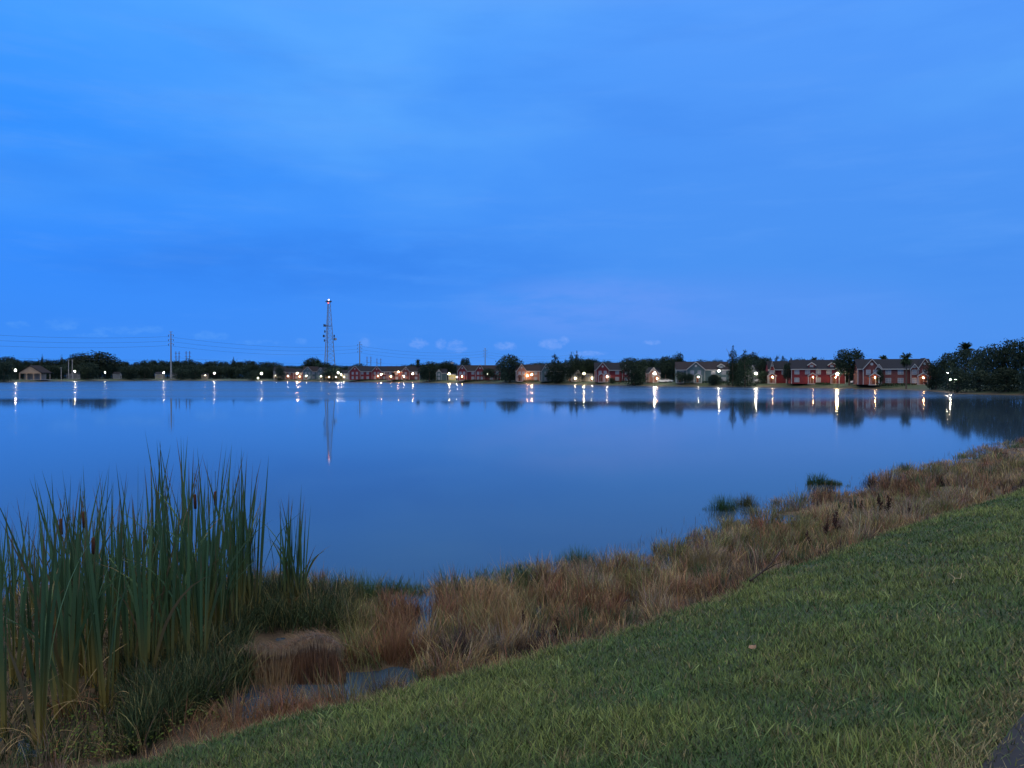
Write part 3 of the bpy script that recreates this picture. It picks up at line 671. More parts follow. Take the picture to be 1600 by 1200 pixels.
def rand_lobes(seed, n, zc, zr, xr, r0, r1, flat=.85):
    g = np.random.default_rng(seed); out = []
    for i in range(n):
        a = g.random()*6.28; q = xr*math.sqrt(g.random()); z = zc + zr*(g.random()*2-1)
        q *= math.sqrt(max(.15, 1-((z-zc)/(zr*1.25))**2)); r = r0+(r1-r0)*g.random(); out.append((q*math.cos(a), q*math.sin(a), z, r, r*flat))
    return out
DG, LG = (.010,.024,.020), (.028,.052,.034)
KIND = {}
def addkind(name, crown, trunk): KIND.setdefault(name, []).append((crown, trunk))
def trunk_mesh(h, r0, limbs, seed):
    rd = random.Random(seed); m = MB()
    m.tube([(0,0,-.02),(.01,0,h*.3),(-.01,.01,h*.7),(0,0,h)], [r0*1.3,r0,r0*.8,r0*.5], 7)
    for k in range(limbs):
        a = k*2.4+rd.random(); z = h*(.55+.4*rd.random()); q = .16+.14*rd.random()
        m.tube([(0,0,z),(math.cos(a)*q*.5,math.sin(a)*q*.5,z+.12),(math.cos(a)*q,math.sin(a)*q,z+.28)], [r0*.55,r0*.35,r0*.15], 5)
    return m.mesh('trunk', M_bark)
for sdd in range(4):      # broad round oaks, height 1, width about 1.1
    addkind('oak', crown_mesh(sdd+1, rand_lobes(sdd+1, 15, .60, .24, .34, .13, .24)+[(0,0,.62,.42,.34),(.1,.05,.5,.4,.3)], 4600, .027, DG, LG), trunk_mesh(.5,.028,5,sdd))
for sdd in range(3):      # foliage down to the ground
    addkind('bushy', crown_mesh(sdd+21, rand_lobes(sdd+21, 16, .45, .36, .34, .14, .24) + [(0,0,.18,.42,.2),(.05,0,.55,.36,.38)], 4200, .030, DG, LG), trunk_mesh(.5,.03,3,sdd))
for sdd in range(3):      # pines: thin trunk, uneven tufts
    g = random.Random(sdd+5); lb = [(g.uniform(-.1,.1), g.uniform(-.1,.1), .45+.05*k, g.uniform(.06,.15), .05) for k in range(10)] + [(0,0,.93,.07,.07)]
    addkind('pine', crown_mesh(sdd+41, lb, 1300, .026, DG, (.034,.062,.032)), trunk_mesh(.9,.016,1,sdd))
for sdd in range(2):      # layered conical trees, foliage to the ground
    g = random.Random(sdd+9); lb = []
    for k in range(15):
        z = .05+.062*k; w = .30*(1-z)**.55*(1+.25*g.uniform(-1,1))
        for q in range(4 if z < .8 else 1):
            a = q*1.57+g.random(); rr_ = w*.55 if z < .8 else 0; lb.append((rr_*math.cos(a), rr_*math.sin(a), z, max(.05,w*.55), .05))
    addkind('conical', crown_mesh(sdd+61, lb, 3400, .026, (.012,.030,.020), (.034,.060,.030)), trunk_mesh(.85,.022,2,sdd))
def palm_mesh(seed, nf):
    g = random.Random(seed); m = MB()
    V = []; Fc = []; cols = []
    for k in range(nf):
        a = g.random()*6.28; el = g.uniform(-.75,1.25); L = .23*g.uniform(.8,1.15); p = Vector((0,0,.80)); d = Vector((math.cos(a)*math.cos(el), math.sin(a)*math.cos(el), math.sin(el)))
        side = Vector((-math.sin(a), math.cos(a), 0)); prev = p
        for s in range(6):
            q = prev + d*L/6; d = (d + Vector((0,0,-.19))).normalized()
            wd = .075*math.sin(PI*(s+1.2)/7.5); dr = Vector((0,0,-.022))
            for sg in (-1,1):
                for e in range(3):
                    b = prev.lerp(q, e/3); b2 = prev.lerp(q, e/3+.34); tip = b + side*sg*wd*1.0 + d*.03 + dr
                    k0 = len(V); V += [b, b2, tip]; Fc.append((k0,k0+1,k0+2)); cols += [(.03,.055,.028)]*3
            prev = q
    return np_mesh('crown', np.array([tuple(v) for v in V]), np.arange(len(V)), np.full(len(Fc),3), M_leaf, np.array(cols)*1.0, False)
def palm_trunk():
    m = MB(); m.tube([(0,0,-.02),(.006,0,.3),(0,0,.6),(0,0,.81)], [.026,.019,.018,.022], 8); return m.mesh('trunk', M_bark)
PT = palm_trunk()
for sdd in range(2): addkind('palm', palm_mesh(sdd+3, 84), PT)
trunk_mesh_cache = {}
tree_n = [0]
def tree(kind, px, top, wpx, D, label, group=None, name=None):
    x = xat(px, D); z = H(x, D); h = zat(top, D) - z
    v = KIND[kind][tree_n[0] % len(KIND[kind])]; tree_n[0] += 1
    W = {'oak':1.,'bushy':1.,'pine':1.,'conical':1.,'palm':.5}[kind]
    w = wpx/F*D
    r_ = empty(name or {'oak':'broadleaf_tree','bushy':'bushy_tree','pine':'pine_tree','conical':'conical_tree','palm':'palm_tree'}[kind], (x, D, z), random.random()*6.28)
    sx = w/W if kind != 'palm' else h
    for nm, me in zip(('crown','trunk'), v):
        o = link(nm, me, r_); o.scale = (sx, sx, h) if nm == 'crown' else (h*.9, h*.9, h)
    if kind == 'palm': # a palm keeps its trunk whatever its height
        k_ = w/(.5*h)
        for o in r_.children: o.scale = (h*k_, h*k_, h) if o.name.startswith('crown') else (h*.9,h*.9,h)
    tag(r_, label, 'palm' if kind == 'palm' else 'tree', group); return r_
TREES = [
 ('bushy',6,566,34,4,'dark bushy tree at the far left edge of the shore, left of the tan pavilion'),
 ('oak',146,551,66,60,'widest dark tree of the far left shore, rising above the line'),
 ('oak',122,556,30,75,'dark tree on the left shoulder of the widest far left tree'),
 ('bushy',136,573,24,10,'low dark bush below the widest far left tree'),
 ('bushy',203,573,28,9,'low dark bush left of the tall steel pole'),('bushy',226,574,22,9,'low dark bush next to the tall steel pole'),
 ('bushy',283,576,24,9,'low dark bush right of the tall steel pole'),('bushy',305,575,22,12,'low bush under the left pair of wooden poles'),
 ('conical',66,556,5,70,'slim dark spire tree behind the tan pavilion'),('conical',97,556,5,70,'slim dark spire tree left of the thin pale poles'),
 ('conical',365,560,8,70,'small pointed tree poking out of the left tree line'),('bushy',394,579,16,2,'small bush at the waterline left of the grey house'),
 ('bushy',437,573,16,4,'dark tree right in front of the pale grey house'),('palm',496,562,9,28,'small palm between the two teal gables'),
 ('oak',489,560,30,55,'tall dark tree behind the left teal houses'),('bushy',519,573,34,8,'dark tree with lit undergrowth between teal and red houses'),
 ('palm',653,560,9,30,'lone palm above the roof of the long salmon house'),('bushy',671,566,33,6,'dark dense tree left of the yellow lit garage'),
 ('oak',700,565,28,28,'dark tree rising behind the yellow lit garage'),('oak',727,560,18,40,'rounded tree top over the gable of the middle red house'),
 ('oak',764,576,24,5,'small tree with a street lamp in front of the middle red house'),('bushy',796,556,42,5,'large feathery grey green tree between red and salmon houses'),
 ('bushy',872,566,34,5,'dark tree just right of the small teal gable'),('bushy',899,565,34,9,'dark broad tree behind the bright white doorway'),
 ('oak',921,562,28,20,'dark tree right before the red house with white round vent'),('pine',867,554,12,55,'pine poking above the trees near the small teal gable'),
 ('conical',893,553,12,60,'left one of the two spiky trees above the middle trees'),('conical',901,551,13,62,'right one of the two spiky trees above the middle trees'),
 ('bushy',990,562,42,-1,'big round dark tree at the waterline, left of the bright lamp'),('oak',1059,553,20,48,'light green bushy tree top left of the teal gable house'),
 ('oak',1064,581,18,4,'small tree before the grey left wing of the teal house'),('bushy',1112,588,12,3,'low bush below the stair of the teal house'),
 ('conical',1145,545,17,3,'tall narrow conical tree on the shore, taller of the pair'),('conical',1164,550,34,1,'wide conical dark tree on the shore, broader of the pair'),
 ('pine',1178,551,20,60,'round topped pine right behind the conical pair'),('oak',1327,547,48,7,'big round tree with pale trunk between two red houses'),
 ('palm',1416,549,21,5,'palm with tall pale trunk in front of the right brick house'),('palm',1380,554,17,30,'palm crown above the roof of the right brick house'),
 ('palm',1272,556,12,40,'small palm top over the long red house'),('palm',1509,533,26,44,'highest palm, above the dark trees on the right'),
 ('bushy',1462,566,32,12,'dark low tree against the end of the right brick house'),('bushy',1482,553,34,18,'dark tree second from the right brick house'),
 ('bushy',1497,575,40,6,'low dark tree behind the two small lights'),
 ('bushy',1503,548,40,24,'dark tree below the highest palm'),('bushy',1528,549,36,20,'dark tree right of the highest palm'),('bushy',1532,578,46,6,'low spreading dark tree over the right shore'),
 ('bushy',1552,541,44,16,'dark tall tree in the right wood, left of the highest crowns'),('bushy',1576,534,44,14,'one of the highest dark crowns in the right wood'),
 ('bushy',1572,575,46,5,'low dark tree at the foot of the right wood'),('bushy',1602,531,48,12,'highest dark crown, cut by the right frame edge'),('bushy',1612,572,40,4,'low dark tree at the shore, cut by the right frame edge'),
 ('oak',1040,558,34,26,'dark tree behind the gap between pink and teal houses'),('oak',1012,561,26,30,'dark tree behind the left shoulder of the small pink house'),
 ('oak',1194,560,26,24,'dark tree between the conical trees and the red end house'),('bushy',1192,580,18,10,'low dark bush behind the white car by the conical trees'),('oak',1231,568,15,5,'small tree between the two parts of the long red row'),
 ('oak',1077,584,13,4,'tiny tree before the left side of the teal gable'),('bushy',1118,585,20,5,'dark bush below the dormer of the teal house'),('bushy',956,590,9,5,'tiny bush before the red house with round vent'),
 ('oak',1375,578,12,5,'slim young tree by the brick coloured house'),('bushy',858,580,16,7,'dark bush in front of the pale teal gable house'),('oak',614,578,12,5,'small tree at the left end of the long salmon house'),
 ('bushy',1640,528,60,12,'dark tree beyond the right frame edge')]
for kd, px, tp, w, off, lb in TREES: tree(kd, px, tp, w, S(px)+off, lb)
LINE = [(-10,557),(30,561),(60,563),(110,561),(180,566),(215,568),(235,564),(262,564),(290,562),(300,566),(330,566),(345,563),(360,566),(380,564),(430,566),(445,573),(465,573),(480,568),(505,568),(530,571),(560,569),(600,573),(640,572),(655,568),(700,567),
  (740,574),(800,574),(850,567),(867,563),(880,563),(900,561),(920,559),(935,564),(960,566),(985,561),(1000,562),(1035,559),(1058,560),(1072,566),(1100,563),(1130,563),(1170,555),(1190,557),(1205,557),(1220,557),(1240,560),(1260,562),(1300,563),(1350,575),(1400,577),(1450,572),(1500,565),(1600,560)]
segs_ = [(445,'dark tree in the far tree line left of the houses','trees of the far left line'),(700,'dark tree behind the teal and red houses left of the middle','trees behind the left houses'),
         (1010,'dark tree in the wood behind the middle houses','trees behind the middle houses'),(1700,'dark tree in the wood behind the right houses','trees behind the right houses')]
px = -12.
while px < 1470:
    tp = float(np.interp(px, [a for a,_ in LINE], [b for _,b in LINE])) + random.uniform(-1.5,2.5)
    sg = next(s for s in segs_ if px < s[0])
    kd = random.choice(['oak','oak','oak','bushy','pine'] if px > 840 else ['oak','oak','bushy'])
    tree(kd, px, tp, random.uniform(18,30) if kd != 'pine' else random.uniform(7,10), S(px)+random.uniform(62,95), sg[1], sg[2])
    if px < 445 or px > 655: tree('bushy', px+5, tp+random.uniform(5,9), random.uniform(20,28), S(px)+random.uniform(40,55) + (0 if px < 445 else 8), sg[1], sg[2])
    px += random.uniform(9,13)

# ------------------------------------------------------------------ houses
def window(root, x, z, w, h, y=-.05, pane=None):
    f = MB(); t = .09
    f.box(x-w/2-t, x+w/2+t, y-.04, y+.05, z-h/2-t, z-h/2); f.box(x-w/2-t, x+w/2+t, y-.04, y+.05, z+h/2, z+h/2+t)
    f.box(x-w/2-t, x-w/2, y-.038, y+.05, z-h/2, z+h/2); f.box(x+w/2, x+w/2+t, y-.038, y+.05, z-h/2, z+h/2)
    if w > 1.3: f.box(x-.05, x+.05, y-.03, y+.04, z-h/2, z+h/2)
    f.box(x-w/2, x+w/2, y-.025, y+.035, z-.04, z+.04)
    o = f.build('window', M_white, root)
    p = MB(); p.box(x-w/2, x+w/2, y+.0, y+.03, z-h/2, z+h/2); p.build('pane', pane or M_pane, o)
def gable_piece(wall, roof, trim, cx, w, ze, zp, y0, y1, over=.35, th=.18):
    """front gable: wall down to the ground, roof and white rake boards"""
    wall.py([(cx-w/2,0),(cx+w/2,0),(cx+w/2,ze),(cx,zp),(cx-w/2,ze)], y0, y1)
    s = (zp-ze)/(w/2); o = over; zt = zp+.10
    A = [(cx-w/2-o, ze-s*o+.10),(cx, zt),(cx+w/2+o, ze-s*o+.10),(cx+w/2+o, ze-s*o+.10+th),(cx, zt+th),(cx-w/2-o, ze-s*o+.10+th)]
    roof.py(A, y0-.45, y1)
    for sg in (-1,1):
        P = [(cx+sg*(w/2+o), ze-s*o-.12),(cx+sg*(w/2+o), ze-s*o+.22),(cx, zt+.12),(cx, zt-.22)]
        trim.py(P if sg > 0 else P[::-1], y0-.52, y0-.455)
def house(label, px0, px1, off, ridge, mat, roofm=None, bays=(), porches=(), dormers=(), name='townhouse', cat='house', skip=(), yaw=0, base=None, eave=.62, lit=(), depth=10., lamp=None, wcol=None, pane=None, rows=(.16,.48)):
    pc = (px0+px1)/2; D = S(pc)+off; x = xat(pc, D); zb = H(x, D) if base is None else base
    zb = max(zb, 1.1); m = D/F; W = (px1-px0)*m; h = zat(ridge, D) - zb; he = h*eave
    r_ = empty(name, (x, D, zb), -math.atan2(x, D)*.6 + yaw)
    roofm = roofm or M_roof
    loc = lambda px: (px-pc)*m; hz = lambda py: zat(py, D)-zb
    wall, roof, trim = MB(), MB(), MB()
    wall.px([(0,0),(depth,0),(depth,he),(depth/2,h-.25),(0,he)], -W/2, W/2)
    s = (h-.25-he)/(depth/2); o = .45
    roof.px([(-o,he-s*o+.08),(depth/2,h-.17),(depth+o,he-s*o+.08),(depth+o,he-s*o+.28),(depth/2,h+.03),(-o,he-s*o+.28)], -W/2-.35, W/2+.35)
    trim.box(-W/2-.36, W/2+.36, -o-.07, -o-.003, he-s*o-.06, he-s*o+.22)
    for sg in (-1,1): trim.box(sg*W/2-.09, sg*W/2+.09, -.06, .1, 0, he-.2)
    used = []
    for (bp, bw, bt) in bays:
        cx = loc(bp); w = bw*m; zp = hz(bt)
        gable_piece(wall, roof, trim, cx, w-.7, min(he, zp-1), zp-.2, -1.3, depth*.45)
        for sg in (-1,1): trim.box(cx+sg*(w-.7)/2-.09, cx+sg*(w-.7)/2+.09, -1.36, -1.2, 0, he-.35)
        v = MB(); zz = min(he+.35*(zp-he), zp-1.3); v.tube([(cx,-1.37,zz+.35),(cx,-1.31,zz+.35)], .46, 12); v.build('gable_vent', M_white, r_)
        nw = 2 if w > 5.5 else 1
        for k in range(nw):
            wx = cx + (k-(nw-1)/2)*w*.36
            window(r_, wx, h*rows[1], 1.15, h*.17, -1.35, pane)
            if not any(abs(loc(q[0])-wx) < 1.9 for q in porches): window(r_, wx, h*rows[0], 1.15, h*.18, -1.35, pane)
        used.append((cx-w/2-.5, cx+w/2+.5))
    for dp in dormers:
        cx = loc(dp); zz = he+.9
        wall.py([(cx-1.1,he-.2),(cx+1.1,he-.2),(cx+1.1,zz+.6),(cx,zz+1.3),(cx-1.1,zz+.6)], .6, depth*.45)
        roof.py([(cx-1.5,zz+.3),(cx,zz+1.36),(cx+1.5,zz+.3),(cx+1.5,zz+.5),(cx,zz+1.56),(cx-1.5,zz+.5)], .3, depth*.46)
        for sg in (-1,1):
            P = [(cx+sg*1.52,zz+.12),(cx+sg*1.52,zz+.5),(cx,zz+1.52),(cx,zz+1.14)]; trim.py(P if sg > 0 else P[::-1], .2, .29)
        window(r_, cx, zz-.05, 1.0, 1.0, .55, pane)
    n = max(1, int(W/3.5)) if W > 3 else 1
    for k in range(n):
        wx = -W/2 + (k+.5)*W/n
        if any(a < wx < b for a, b in used): continue
        window(r_, wx, h*rows[1], 1.5, h*.16, -.05, pane)
        if not any(abs(loc(q[0])-wx) < 2.0 for q in porches):
            window(r_, wx, h*rows[0], 1.5, h*.17, -.05, M_paneyel if k in lit else pane)
    for q in porches:
        pp, kind = q[0], q[1]; cx = loc(pp); y0 = -1.3 if any(a < cx < b for a, b in used) else 0.0
        P = MB(); w = 3.0; ht = h*.30; yf = y0-1.7
        P.py([(cx-w/2-.2,ht),(cx,ht+1.15),(cx+w/2+.2,ht),(cx+w/2+.2,ht+.2),(cx,ht+1.37),(cx-w/2-.2,ht+.2)], yf-.3, y0-.01, 1)
        P.py([(cx-w/2+.05,ht+.0),(cx+w/2-.05,ht),(cx,ht+1.02)], yf, yf+.1, 2)
        for sg in (-1,1):
            P.box(cx+sg*(w/2-.15)-.14, cx+sg*(w/2-.15)+.14, yf, yf+.28, 0, ht+.05)
            R0 = [(cx+sg*(w/2+.22),ht-.06),(cx+sg*(w/2+.22),ht+.26),(cx,ht+1.44),(cx,ht+1.10)]; P.py(R0 if sg > 0 else R0[::-1], yf-.38, yf-.305)
        P.box(cx-w/2, cx+w/2, yf, y0-.01, -.2, .12, 3)
        po = P.build('porch', [M_white, roofm, mat, M_concrete], r_)
        d = MB(); d.box(cx-.48, cx+.48, y0-.12, y0-.02, .13, 2.25); d.box(cx-.58, cx-.48, y0-.15, y0-.015, .13, 2.35, 1); d.box(cx+.48, cx+.58, y0-.15, y0-.015, .13, 2.35, 1); d.box(cx-.48, cx+.48, y0-.15, y0-.015, 2.25, 2.35, 1)
        d.build('door', [M_door, M_white], r_)
        if kind != 'off':
            l_ = MB(); lz = ht-.25; l_.ball((cx+.2, yf-.1, lz), .16 if D < 330 else .21, 10); l_.build('porch_lamp', M_porchw if kind == 'warm' else M_porchc, r_)
    if lamp:
        l_ = MB(); l_.ball((loc(lamp[0]), -2.2, hz(lamp[1])), .2 if D < 330 else .26, 10); l_.tube([(loc(lamp[0]),-2.2,hz(lamp[1])+.25),(loc(lamp[0]),-.0,hz(lamp[1])+.3)], .04, 5); l_.build('wall_lamp', M_porchw, r_)
    wall.build('wall', mat, r_); roof.build('roof', roofm, r_); trim.build('trim', M_white, r_)
    tag(r_, label, cat); return r_
HS = 'townhouses along the far shore'
hs = []
hs.append(house('pale grey townhouse hidden behind a tree, leftmost of the two storey row', 428, 446, 14, 573, M_grey, porches=[(431.5,'cool')], bays=[(434,11,574)]))
hs.append(house('narrow dark house between the pale grey one and the red lit one', 447, 458, 20, 575, M_darkred, porches=[(449.8,'cool')]))
hs.append(house('small red house glowing orange under a bright street lamp', 459, 474, 16, 576, M_red, porches=[(468,'warm')]))
hs.append(house('teal gabled house, left one of the neighbouring teal pair', 474, 495, 14, 572.5, M_teal, M_roofb, bays=[(481,15,573)], porches=[(479,'cool')]))
hs.append(house('teal gabled house, right one of the neighbouring teal pair', 496, 509, 14, 574, M_teal, bays=[(501,12,574.5)], porches=[(502,'cool')]))
hs.append(house('low dim house with small warm lights behind the dark tree', 509, 537, 20, 578, M_tan, porches=[(514,'warm'),(525,'cool'),(537,'cool')]))
hs.append(house('small cream house touching the bright red double gable house', 538, 545, 16, 578, M_cream))
hs.append(house('bright red house with two white trimmed gables left of the middle', 545, 604, 13, 572, M_red, bays=[(555,18,571.5),(588.5,16,572)], porches=[(590,'warm')], lit=(1,5,)))
hs.append(house('long salmon brick house with warm lit entrance under the lone palm', 605, 655, 13, 572, M_darkred, M_roofb, bays=[(634,13,573)], porches=[(631,'cool'),(611,'warm')], lamp=(623,581)))
hs.append(house('small teal house half hidden behind dark trees left of the garage', 683, 698, 14, 576, M_teal, bays=[(686,10,577)]))
hs.append(house('red house with twin gables left of the feathery tree', 715, 782, 12, 570.5, M_red, M_roofb, bays=[(722.5,16,570),(750,16,569.5)], porches=[(722,'warm'),(774,'off')]))
hs.append(house('salmon brick house with lamp and gable right of the feathery tree', 806, 843, 12, 569.5, M_pink, M_roofb, bays=[(815,17,568.5)], porches=[(812,'off')], lamp=(824,587)))
hs.append(house('pale teal gable house largely hidden behind the middle trees', 845, 892, 12, 569.5, M_teal, bays=[(853,15,568.5)], porches=[(890,'cool')]))
hs.append(house('cream house with lit entrance and small gables behind the yellow tree', 893, 926, 14, 577, M_cream, porches=[(898,'cool'),(924,'cool')], bays=[(903,12,578)]))
hs.append(house('red house with white round vent left of the big waterline tree', 930, 985, 11, 566.5, M_red, bays=[(941.5,22,566),(978,14,569)], porches=[(939.5,'off'),(947.5,'cool')]))
hs.append(house('small pink gabled house behind the brightest street lamp', 1011, 1031, 14, 574, M_pink, bays=[(1021,17,574)], porches=[(1025,'warm')]))
hs.append(house('teal house with broad white trimmed gable and brown roof', 1058, 1138, 11, 565, M_teal, M_roofb, bays=[(1087,30,565.2)], porches=[(1089.5,'cool'),(1063,'cool')], dormers=[1126]))
hs.append(house('white gabled end of a house right behind the conical trees', 1167, 1184, 20, 570, M_grey, bays=[(1175,14,570.5)]))
hs.append(house('red narrow end house with two spiky gables, left end of the long red row', 1202, 1232, 13, 564, M_red, bays=[(1206,9,564),(1236,9,563.5)], porches=[(1205,'warm'),(1232,'cool')]))
hs.append(house('long red house with two roof dormers and white porches', 1239, 1318, 11, 562, M_red, bays=[], porches=[(1269,'warm'),(1302,'warm')], dormers=[1269,1299]))
hs.append(house('brick coloured house with three gables beside the tall palm trunk', 1345, 1450, 11, 560.5, M_darkred, bays=[(1364,28,560.5),(1374,12,568.5),(1439,22,560),(1424.5,13,568.5)], porches=[(1366.5,'warm'),(1434.5,'warm')]))
for o in hs: o['group'] = HS

def pavilion():
    D = S(47)+12; m = D/F; x = xat(47, D); z = H(x, D); r_ = empty('pavilion', (x,D,z))
    W = 34*m; h = zat(571,D)-z; he = zat(582.3,D)-z
    a = MB(); a.py([(-W/2,he),(W/2,he),(0,h-.4)], .0, .3); a.box(-W/2, W/2, -.02, .3, he-.6, he-.003); a.build('gable_wall', M_tan, r_)
    a = MB(); a.py([(-W/2-.8,he-.3),(0,h-.3),(W/2+.8,he-.3),(W/2+.8,he+.1),(0,h+.1),(-W/2-.8,he+.1)], -.6, 12); a.build('roof', M_roofb, r_)
    for k in range(4):
        for y in (.15, 11):
            a = MB(); q = -W/2+.3+k*(W-.6)/3; a.box(q-.3, q+.3, y-.3, y+.3, -.2, he-.6); a.build('post', M_tan, r_)
    a = MB(); a.box(-W/2, W/2, 6, 6.2, 0, he-.7); a.box(-W/2+1, -W/2+3, 5.5, 6, 0, 1.2); a.build('back_wall', M_grey, r_)
    a = MB(); a.box(-W/2-.5, W/2+.5, -.8, 12, -.3, .05); a.build('floor_slab', M_concrete, r_)
    tag(r_, 'tan open pavilion with a gabled roof on posts at the far left shore', 'pavilion')
pavilion()
house('low white building behind the thin pale poles on the left', 105, 121, 30, 580.5, M_grey, eave=.7, depth=8, name='low_building', cat='building', rows=(.3,.3))
house('low white house between bushes right of the widest tree', 177, 186, 30, 581, M_grey, eave=.65, name='low_building', cat='building', rows=(.3,.3))
house('low white house beside the foot of the tall steel pole', 243, 254, 26, 581, M_cream, eave=.65, name='low_building', cat='building', rows=(.3,.3))
house('low pale building just right of the foot of the tall steel pole', 266, 275, 30, 583, M_grey, eave=.65, name='low_building', cat='building', rows=(.3,.3))
house('low pale cottage left of the second lamp from the grey house', 315, 324, 28, 583, M_cream, eave=.65, name='low_building', cat='building', rows=(.3,.3))
house('yellow lit garage with a pale door under a street lamp', 701, 712, 12, 583.5, M_yellow, eave=.8, depth=7, name='garage', cat='garage', rows=(.35,2.5), lamp=None)

# ------------------------------------------------------------------ lamps
def make_lamp(r, mat):
    return None
def street_lamp(px, py, off, label, mat, rad, D=None, parts=True):
    D = D or S(px)+off; x, _, zl = at(px, py, D); z = H(x, D); h = zl-z
    r_ = empty('street_lamp', (x,D,z))
    rad *= .60
    m = MB(); m.tube([(0,0,-.1),(0,0,.6),(0,0,.62),(0,0,h-rad)], [.13,.11,.075,.055], 8); m.build('pole', M_dmetal, r_)
    m = MB(); m.ball((0,0,h), rad, 12, sz=1.1); m.build('lamp_globe', mat, r_, True)
    m = MB(); m.tube([(0,0,h+rad*1.0),(0,0,h+rad*1.25),(0,0,h+rad*1.6)], [rad*.7,rad*.5,.02], 8); m.tube([(0,0,h-rad*1.25),(0,0,h-rad*.95)], [.08,rad*.6], 8); m.build('cap', M_dmetal, r_)
    tag(r_, label, 'street lamp', 'street lamps along the far shore'); return r_
LAMPS = [(24,578.5,3,'bright street lamp left of the tan pavilion, leftmost of all','c',.75),(117,580,5,'street lamp in front of the low white building on the left','c',.7),(164,582,12,'small dim lamp below the widest far left tree','c',.42),
 (256,582,5,'street lamp beside the tall steel pole','c',.62),(335,583,5,'street lamp before the tree line, right of the wooden pole pairs','c',.68),(408.5,583.5,5,'street lamp between the tree line and the pale grey house','c',.58),
 (464.5,583,5,'bright warm street lamp in front of the small orange lit house','w',.75),(528,582.5,6,'street lamp beside the dark tree right of the teal pair','c',.62),(595.5,585,6,'street lamp in front of the right gable of the bright red house','w',.5),
 (645,584,6,'warm street lamp before the end of the long salmon house','w',.5),(702,584,4,'street lamp on a pale pole at the yellow lit garage','y',.6),(761.5,584.5,4,'small street lamp in front of the red twin gable house','c',.36),
 (831,585,5,'street lamp before the salmon house right of the feathery tree','w',.5),(912.5,583.5,6,'yellow street lamp shining through the small tree of the cream house','y',.5),(1023,583.3,4,'brightest street lamp, in front of the small pink gabled house','c',.62),
 (1123.5,579.5,8,'street lamp before the brown roof of the teal house','c',.40),(1181,583.7,4,'street lamp right of the conical tree pair','c',.55),(1308,584.7,4,'large warm street lamp before the long red house','y',.52),
 (1350,569.5,30,'high lamp above the gap left of the brick coloured house','c',.42),(1345.5,574,30,'smaller high lamp just left of the gap lamp','c',.30),(1480.5,583,8,'lamp in the dark right trees, the highest of three','c',.22),(1485,593,4,'low lamp at the dark right shore, left one of the low pair','c',.27),(1494,593,5,'low lamp at the dark right shore, right one of the low pair','c',.24),
 (403,590.5,12,'low pale lamp under the trees left of the grey house','c',.34),(320.5,586.5,22,'small lamp at the low pale cottage','w',.30),(533.5,585,9,'tiny lamp just right of the lamp beside the dark tree','c',.28),(714,589.5,9,'small low lamp between the garage and the red twin gable house','c',.3),(1061,590.5,7,'small low lamp at the grey left wing of the teal house','c',.26)]
for px, py, off, lb, c, rad in LAMPS: street_lamp(px, py, off, lb, {'c':M_lampc,'w':M_lampw,'y':emat('lamp_glow_yellow',(1.0,.78,.42),240)}[c], rad)

# ------------------------------------------------------------------ poles, lines, tower
def mono(px, top, D, label):
    x, _, zt = at(px, top, D); z = H(x, D); h = zt-z; r_ = empty('transmission_pole', (x,D,z), R(-20))
    m = MB(); m.tube([(0,0,-.5),(0,0,h*.5),(0,0,h)], [.85,.62,.34], 10); m.build('shaft', M_metal, r_)
    for k, f in enumerate((1-.105*1, 1-.105*1.9, 1-.105*2.8)):
        a = MB(); zz = h*(f+.03)
        for sg in (-1,1): a.tube([(0,0,zz),(sg*1.6,0,zz+.35),(sg*2.9,0,zz+.2)], [.22,.17,.12], 6)
        arm = a.build('cross_arm', M_metal, r_)
        for sg in (-1,1):
            i_ = MB(); i_.tube([(sg*2.8,0,zz+.15),(sg*2.8,0,zz-.4),(sg*2.8,0,zz-1.4)], [.2,.26,.16], 8); i_.build('insulator', M_dmetal, arm)
    a = MB(); a.tube([(-1.8,0,h-.2),(1.8,0,h-.2)], .16, 6); a.build('top_arm', M_metal, r_)
    tag(r_, label, 'power pole', 'tall steel power poles'); return x, D, z, h
PL = [mono(267,518,690,'tall steel power pole on the left, nearest and tallest of three'), mono(562,534,900,'steel power pole above the bright red house, middle one of three'), mono(758,544,1107,'steel power pole above the red twin gable house, farthest of three')]
x0, D0, z0, h0 = PL[0]; x1, D1, z1, h1 = PL[1]; x2, D2, z2, h2 = PL[2]
chain = [(x0-(x1-x0), D0-(D1-D0), z0, h0)] + PL + [(x2+(x2-x1), D2+207, z2, h2), (x2+2*(x2-x1), D2+414, z2, h2)]
nm = ['top','middle','bottom']
for k, f in enumerate((.895,.80,.706)):
    m = MB()
    for sg, wd in ((-1,.07),):
        for a, b in zip(chain, chain[1:]):
            pts = []
            for i in range(17):
                t = i/16; sag = 4*t*(1-t)*5.0; pts.append((lerp(a[0],b[0],t)+sg*2.8, lerp(a[1],b[1],t), lerp(a[2]+a[3]*(f+.03), b[2]+b[3]*(f+.03), t)-1.4-sag))
            m.tube(pts, .085, 4)
    o = m.build('power_line', M_wire); tag(o, f'{nm[k]} wire of the line strung between the tall steel poles', 'power line', 'wires of the tall steel poles')
m = MB()
for a, b in zip(chain[:3], chain[1:4]):
    m.tube([(lerp(a[0],b[0],i/10), lerp(a[1],b[1],i/10)+6, lerp(a[2]+a[3]*.45, b[2]+b[3]*.40, i/10)-8*(i/10)*(1-i/10)) for i in range(11)], .07, 4)
tag(m.build('power_line', M_wire), 'low thin wire just above the far left trees', 'power line')
